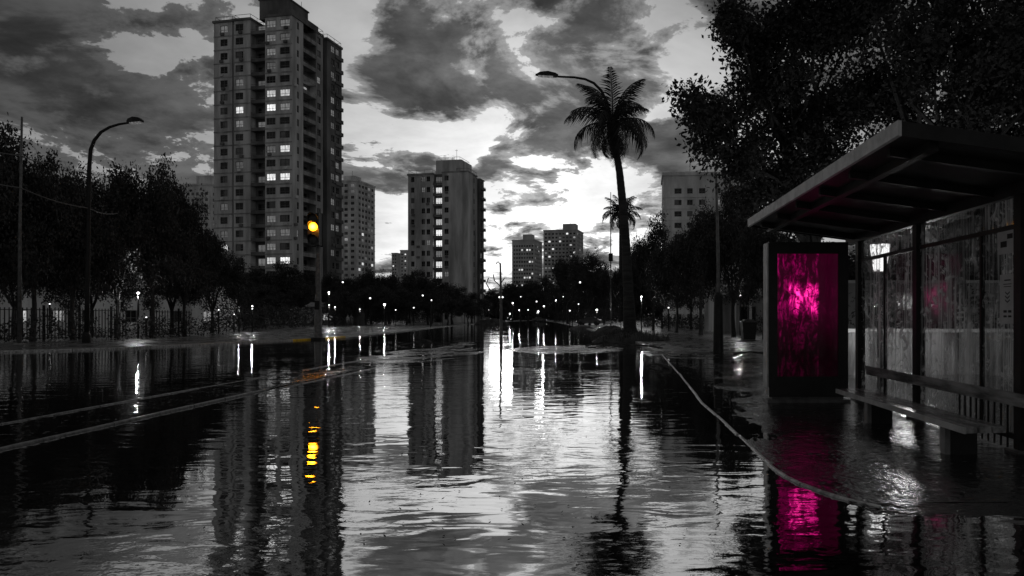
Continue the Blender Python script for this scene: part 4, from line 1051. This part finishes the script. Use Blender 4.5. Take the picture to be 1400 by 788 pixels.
person('person in dark clothes on the pavement between the palm and the slim pole', 915, 449, 2.6, 'cloth', 'cloth', 3, Y=76)
# awning behind the traffic light
b = at(459, 440, 118); b.z = 0; root = empty('kiosk', b, 'small kiosk with a pale sloping awning right of the traffic light pole', 'kiosk')
mb = MB(); mb.box(-3.6,3.6,0,4,-.1,3.0); mb.build('wall', 'concrete_dark', root)
mb = MB(); mb.hexa([(-4.4,-2,6.4-3.2),(5.2,-2,2.9),(5.2,.2,3.6),(-4.4,.2,3.9),(-4.4,-2,3.3),(5.2,-2,3.0),(5.2,.2,3.7),(-4.4,.2,4.0)]); mb.build('awning', 'cloth_awning', root)
mb = MB(); mb.box(-2.2,-.6,-.03,.0,.9,2.1); mb.build('window', 'window_half', root)
for x in (-3.8, 4.6):
    mb = MB(); mb.tube([(x,-1.8,-.1),(x,-1.8,3.0)], .05, 6); mb.build('post', 'post_metal', root)
# parked cars far off
def car(label, px, Y, rz):
    root = empty('parked_car', ((px-VX)*Y/F, Y, .06), label, 'car', 'parked cars in the distance', rz)
    def prof(mb, pts, hw_, taper=0):
        n = len(pts); v0 = [(x, -hw_+taper*max(0, z-.8), z) for x, z in pts]; v1 = [(x, hw_-taper*max(0, z-.8), z) for x, z in pts]; bse = len(mb.v); mb.v += v0+v1
        mb.f.append(tuple(bse+i for i in range(n))); mb.f.append(tuple(bse+n+i for i in range(n))[::-1]); mb.mi += [0, 0]
        for i in range(n): mb.f.append((bse+i, bse+n+i, bse+n+(i+1) % n, bse+(i+1) % n)); mb.mi.append(0)
    mb = MB(); prof(mb, [(-2.1,.3),(2.1,.3),(2.15,.55),(2.05,.78),(1.1,.92),(-1.7,.95),(-2.1,.85)], .85); mb.build('body', 'car_paint', root)
    mb = MB(); prof(mb, [(1.1,.9),(.45,1.38),(-.95,1.42),(-1.7,.93)], .78, .25); mb.build('cabin', 'window_dark', root)
    for x in (-1.3, 1.35):
        for y in (-.8, .8):
            wb = MB(); wb.tube([(x,y-.1,.31),(x,y+.1,.31)], .32, 14); wb.build('wheel', 'rubber', root)
    for y in (-.6, .6):
        l = MB(); l.box(2.1,2.17,y-.15,y+.15,.55,.68); l.build('headlight', 'lamp_dim', root)
car('dark parked car on the left bank, left of the damaged pole', 664, 170, 1.9)
car('dark car standing across the far end of the road', 737, 205, .2)
car('dark parked car under the trees left of the palm', 806, 118, 2.9)
# litter bin on the right pavement
b = at(1023, 463, 42); b.z = .04; root = empty('litter_bin', b, 'dark square litter bin under the right trees beside the pavilion', 'bin')
mb = MB(); mb.hexa([(-.36,-.36,0),(.36,-.36,0),(.36,.36,0),(-.36,.36,0),(-.44,-.44,1.05),(.44,-.44,1.05),(.44,.44,1.05),(-.44,.44,1.05)]); mb.build('body', 'bin_plastic', root)
mb = MB(); mb.box(-.48,.48,-.48,.48,1.05,1.12).box(-.3,.3,-.3,.3,1.12,1.24); mb.build('lid', 'post_metal', root)
# storm debris lying in the shallow flood
def branch(label, px, py, L, rz, seed):
    rnd = random.Random(seed); p = gnd(px, py); root = empty('fallen_branch', (p.x, p.y, .02), label, 'branch', rz=rz)
    mb = MB(); pts = [Vector((L*i/5, rnd.uniform(-.06,.06)*L, .02+.05*L*math.sin(i*.7))) for i in range(6)]; mb.tube(pts, [.05-.007*i for i in range(6)], 6)
    for k in range(6):
        q = pts[rnd.randint(1,5)]; e = q+Vector((rnd.uniform(.1,.4)*L, rnd.uniform(-.3,.3)*L, rnd.uniform(-.02,.22)*L*.5)); mb.tube([q, q.lerp(e,.5)+Vector((0,0,.03)), e], [.02,.014,.006], 4)
    mb.build('wood', 'bark', root)
    return root
branch('bare branch lying in the flood beyond the median strip', 548, 473, 2.6, .2, 1)
branch('small twiggy branch in the water right of the median strip', 592, 469, 1.6, 2.4, 2)
branch('fallen branch on the silt left of the palm', 800, 474, 2.4, .5, 3)
branch('long branch washed up right of the palm foot', 905, 478, 2.6, 2.7, 4)
branch('thin branch lying against the right kerb', 918, 505, 1.3, 2.0, 5)
branch('short dead branch beside the foot of the slim pole', 1004, 486, 1.3, .3, 6)
# loose leaves floating and lying: nobody could count them
rs = np.random.RandomState(5); mb = MB()
for k in range(2600):
    if k % 3 == 0: x = rs.uniform(1.9, 7.5); y = 5.3+rs.uniform(0,1)**1.4*22; z = .022
    elif k % 3 == 1: y = 6+rs.uniform(0,1)*28; x = rs.uniform(-7.7,-6.4); z = .022
    else: y = 4.2+rs.uniform(0,1)**1.3*34; x = rs.uniform(-7,5)*(.3+.7*y/38); z = .004; 
    a = rs.uniform(0,6.28); L = rs.uniform(.02,.045) if k % 3 < 2 else rs.uniform(.008,.016); c_, s_ = math.cos(a)*L, math.sin(a)*L; t_ = rs.uniform(-.006,.012)
    mb.quad((x-c_,y-s_,z),(x+s_*.5,y-c_*.5,z+.004),(x+c_,y+s_,z+t_+.004),(x-s_*.5,y+c_*.5,z+.006))
tag(mb.build('fallen_leaves', 'leaf'), 'small dead leaves scattered over the wet paving and the flood', 'leaves', kind='stuff')
# far wood that closes the horizon
rnd = random.Random(9); cl = []
for k in range(520):
    x = -560+1120*k/520+rnd.uniform(-2,2); hgt = rnd.uniform(6,12)*(1+.25*math.sin(x*.05))
    for z in (2.5, 6, hgt-2): cl.append((x, rnd.uniform(0,14), z, rnd.uniform(2.0,3.4)))
wd_ = link('distant_wood', leaf_mesh('distant_wood', cl, 26, 1.1, 'leaf', 31, .9, .7), None, (0, 300, 0)); tag(wd_, 'low dark band of far-off trees along the horizon', 'trees', kind='stuff')

L_ = bpy.data.lights.new('amber_glow', 'POINT'); L_.energy = 45; L_.color = (1, .33, .005); L_.shadow_soft_size = .24
lo = bpy.data.objects.new('amber_glow', L_); COL.objects.link(lo); lo.location = at(432.5, 311, Yt)+Vector((0,-.62,0))

# ------------------------------------------------------------------ bus shelter, bench and lit display
b0 = Vector((4.36, 9.0, 0)); root = empty('bus_shelter', b0, 'black bus shelter with a sloping flat roof and streaked glass back wall', 'bus shelter')
def sb(name, mat, *boxes, parent=None):
    mb = MB()
    for q in boxes: mb.box(q[0]-b0.x, q[1]-b0.x, q[2]-b0.y, q[3]-b0.y, q[4], q[5])
    return mb.build(name, mat, parent or root)
XB = 4.36; roofz = lambda x: 3.00-(x-2.62)*.135      # underside height
YN, YF = 6.0, 12.1
def slab(name, mat, x0, x1, y0, y1, d0, d1, parent=None):
    mb = MB(); mb.hexa([(x0-b0.x,y0-b0.y,roofz(x0)+d0),(x1-b0.x,y0-b0.y,roofz(x1)+d0),(x1-b0.x,y1-b0.y,roofz(x1)+d0),(x0-b0.x,y1-b0.y,roofz(x0)+d0),
      (x0-b0.x,y0-b0.y,roofz(x0)+d1),(x1-b0.x,y0-b0.y,roofz(x1)+d1),(x1-b0.x,y1-b0.y,roofz(x1)+d1),(x0-b0.x,y1-b0.y,roofz(x0)+d1)]); return mb.build(name, mat, parent or root)
rf = slab('roof', 'dark_metal', 2.66, 4.9, YN+.03, YF-.03, .03, .12)
nf = 6
for k in range(nf):
    y0 = YN+(YF-YN)*k/nf; y1 = YN+(YF-YN)*(k+1)/nf-.006
    slab('fascia_panel', 'fascia_metal', 2.62, 2.655, y0, y1, 0, .135)
slab('end_fascia', 'dark_metal', 2.657, 4.93, YN-.0, YN+.028, 0, .13); slab('end_fascia', 'dark_metal', 2.657, 4.93, YF-.028, YF, 0, .13)
for k in range(6):
    y = YN+.5+(YF-YN-1)*k/5; slab('rafter', 'dark_metal', 2.75, 4.8, y-.03, y+.03, -.05, .028)
slab('front_beam', 'dark_metal', 2.95, 3.03, YN+.1, YF-.1, -.06, .026); slab('back_beam', 'dark_metal', XB-.04, XB+.06, YN+.05, YF-.1, -.10, .027)
zt = roofz(XB)-.1
posts = [7.05, 9.35, 11.45]
wids = {7.05:(.10,.08), 9.35:(.10,.07), 11.45:(.10,.09)}
for y in posts:
    sb('post', 'dark_metal', (XB-.05, XB+.07, y-.06, y+.06, -.15, zt)); sb('base_plate', 'post_metal', (XB-.11, XB+.13, y-.12, y+.12, -.1, .032))
sb('post', 'dark_metal', (XB-.05, XB+.07, 5.0, 5.12, -.15, zt))
for ya, yb in ((7.12,9.28),(9.42,11.38),(5.13,6.98)):
    sb('glass_pane', 'shelter_glass', (XB, XB+.012, ya, yb, .18, zt-.34)); sb('top_light', 'shelter_glass', (XB, XB+.012, ya, yb, zt-.29, zt-.01))
    sb('transom', 'dark_metal', (XB-.02, XB+.035, ya-.05, yb+.05, zt-.34, zt-.29)); sb('sill_rail', 'dark_metal', (XB-.02, XB+.035, ya-.05, yb+.05, .12, .18))
sb('mullion', 'dark_metal', (XB-.015, XB+.03, 10.42, 10.46, .18, zt-.34)); sb('mullion', 'dark_metal', (XB-.015, XB+.03, 7.78, 7.81, .18, zt-.34))
sb('end_pane', 'shelter_glass', (4.08, XB-.06, 11.9, 11.912, .2, zt-.3)); sb('end_post', 'post_metal', (4.04, 4.08, 11.86, 11.94, -.1, zt+.05)); sb('end_rail', 'dark_metal', (4.08, XB, 11.88, 11.93, 2.42, 2.46))
# back rail to lean on
rl = MB(); rl.hexa([(p[0]-b0.x, p[1]-b0.y, p[2]) for p in [(4.20,6.7,.50),(4.24,6.7,.50),(4.24,10.75,.50),(4.20,10.75,.50),(4.17,6.7,.64),(4.21,6.7,.64),(4.21,10.75,.64),(4.17,10.75,.64)]]); rl.build('lean_rail', 'bench_slab', root)
for y in (7.3,8.6,10.1): sb('rail_bracket', 'dark_metal', (4.22, XB+.005, y-.02, y+.02, .52, .56))
# balusters below the rail at the near end
for k in range(9): sb('baluster', 'dark_metal', (XB-.06, XB-.045, 7.2+k*.12, 7.215+k*.12, .03, .5))
# notices on the glass: white sheets with small print
def notice(y0, y1, z0, z1, lines, label):
    n = sb('notice', 'paper', (XB-.010, XB-.006, y0, y1, z0, z1)); n['label'] = label
    mb = MB(); rnd = random.Random(int(z0*100))
    for (yy, zz, w_, h_) in lines: mb.box(XB-.0125-b0.x, XB-.0105-b0.x, y0+(y1-y0)*(yy-w_/2)-b0.y, y0+(y1-y0)*(yy+w_/2)-b0.y, z0+(z1-z0)*(zz-h_/2), z0+(z1-z0)*(zz+h_/2))
    mb.build('print', 'ink', n)
    # small downward chevrons
    cv = MB()
    if z1 < 1.9:
        for zz in (.62,.54,.46):
            for s_ in (-1,1):
                yc = y0+(y1-y0)*.5; zc2 = z0+(z1-z0)*zz
                cv.hexa([(XB-.0125-b0.x, yc-b0.y, zc2-.02),(XB-.0105-b0.x, yc-b0.y, zc2-.02),(XB-.0105-b0.x, yc+s_*.04-b0.y, zc2+.005),(XB-.0125-b0.x, yc+s_*.04-b0.y, zc2+.005),
                         (XB-.0125-b0.x, yc-b0.y, zc2-.008),(XB-.0105-b0.x, yc-b0.y, zc2-.008),(XB-.0105-b0.x, yc+s_*.04-b0.y, zc2+.017),(XB-.0125-b0.x, yc+s_*.04-b0.y, zc2+.017)])
        cv.build('arrow_mark', 'ink', n)
notice(7.14, 7.42, 1.33, 1.86, [(.5,.88,.4,.025),(.5,.8,.5,.015),(.5,.75,.45,.015),(.35,.25,.2,.05),(.65,.25,.2,.05),(.35,.15,.2,.04),(.65,.15,.2,.04)], 'white notice with three small arrows')
notice(7.14, 7.46, 2.08, 2.34, [(.3,.7,.3,.2),(.65,.4,.35,.25)], 'upper grey notice')

# bench
bb = Vector((3.66, 8.2, 0)); bench = empty('bench', bb, 'long low wet bench on block legs under the shelter roof', 'bench')
mb = MB()
for k, (x0, x1) in enumerate(((3.46,3.60),(3.606,3.735),(3.741,3.87))):
    pl = MB(); z = .355+.002*k
    pl.hexa([(x0-bb.x,6.48-bb.y,z-.06),(x1-bb.x,6.50-bb.y,z-.06),(x1-bb.x,10.0-bb.y,z-.06),(x0-bb.x,10.0-bb.y,z-.06),(x0-bb.x+.004,6.484-bb.y,z),(x1-bb.x-.004,6.504-bb.y,z),(x1-bb.x-.004,9.99-bb.y,z),(x0-bb.x+.004,9.99-bb.y,z)])
    pl.build('plank', 'bench_slab', bench)
mb = MB(); mb.box(3.455-bb.x,3.475-bb.x,6.47-bb.y,10.0-bb.y,.292,.352); mb.build('edge_highlight', 'fascia_metal', bench)  # bright highlight along the seat's front edge, built as a paler strip
for y in (6.95, 8.95): mb = MB(); mb.box(3.545-bb.x,3.82-bb.x,y-.045-bb.y,y+.045-bb.y,-.1,.294); lg = mb.build('leg', 'housing_black', bench); mb = MB(); mb.box(3.49-bb.x,3.544-bb.x,y-.05-bb.y,y+.05-bb.y,-.1,.293); mb.build('leg_lit_side', 'bench_leg_lit', lg)  # leg's sky-lit left side set as a paler strip, shaded front in black

# lit advertising display
db = Vector((3.42, 11.3, 0)); ad = empty('advertising_display', db, 'black free-standing display with a glowing magenta poster at the end of the shelter', 'display')
def db_(name, mat, *boxes, parent=None):
    mb = MB()
    for q in boxes: mb.box(q[0]-db.x, q[1]-db.x, q[2], q[3], q[4], q[5])
    return mb.build(name, mat, parent or ad)
X0, X1 = 2.765, 4.06; sx0, sx1 = X0+.14, X1-.16; sz0, sz1 = at(0,515,11.15).z, at(0,347,11.15).z; ZT = at(0,331,11.15).z
db_('frame', 'housing_black', (X0,sx0,-.15,.02,.10,ZT),(sx1,X1,-.15,.02,.10,ZT),(sx0,sx1,-.149,.02,sz1,ZT-.001),(sx0,sx1,-.149,.02,.101,sz0),(X0+.02,X1-.02,.021,.15,.101,ZT-.02))
db_('side_trim', 'fascia_metal', (X0-.022,X0-.002,-.13,.15,.25,ZT-.01)); db_('plinth', 'post_metal', (X0-.03,X1+.03,-.18,.18,-.1,.055),(X0+.06,X1-.06,-.1,.1,.055,.10))
mb = MB(); mb.quad((sx0,0,0),(sx1,0,0),(sx1,0,sz1-sz0),(sx0,0,sz1-sz0)); 
scx = (sx0+sx1)/2; mb = MB(); mb.box(-(sx1-sx0)/2,(sx1-sx0)/2,0,.01,0,sz1-sz0); mb.build('screen', 'ad_screen', ad, loc=(scx-db.x,-.12,sz0))
# lantern behind the shelter glass
Yq = 14.0; p = at(1203, 352, Yq); root = empty('lantern', (p.x, p.y, 0), 'pale lantern on a short post seen through the first shelter pane', 'lamp post')
mb = MB(); mb.tube([(0,0,-.1),(0,0,p.z-.3)], .06, 8); mb.build('post', 'dark_metal', root)
mb = MB(); mb.tube([(0,0,p.z-.28),(0,0,p.z+.26)], [.12,.20], 10); mb.build('globe', 'lantern_glass', root)
mb = MB(); mb.tube([(0,0,p.z+.26),(0,0,p.z+.30),(0,0,p.z+.40)], [.22,.22,.04], 10); mb.build('cap', 'dark_metal', root)
# low walls behind the shelter
w1 = empty('low_wall', (11, 16.6, 0), 'low pale concrete wall seen through the shelter glass', 'wall')
mb = MB()
for k in range(7): 
    q = MB(); q.box(-5.2+k*1.7,-5.2+k*1.7+1.69,0,.2,-.1,1.02+.004*(k % 2)); q.build('wall_panel', 'streaked_concrete', w1)
q = MB(); q.box(-5.3,6.8,-.04,.24,1.03,1.12); q.build('coping', 'concrete_pale', w1)
hd = hedge('hedge', 'dark hedge above the low wall behind the shelter', [(5.8,18.2),(18,18.4)], 1.9, 1.0, 41, 330, .13)
bp_ = empty('garden_wall', (14, 24, 0), 'taller grey boundary wall behind the hedge and shelter', 'wall'); q = MB(); q.box(-8,12,0,.25,-.1,2.6); q.build('wall', 'concrete_wall', bp_)
q = MB(); q.box(-8.1,12.1,-.05,.3,2.6,2.7); q.build('coping', 'concrete_light', bp_)

L_ = bpy.data.lights.new('lantern_glow', 'POINT'); L_.energy = 95; L_.shadow_soft_size = .18; lo = bpy.data.objects.new('lantern_glow', L_); COL.objects.link(lo); lo.location = (p.x+.9, 14.6, p.z-.9)
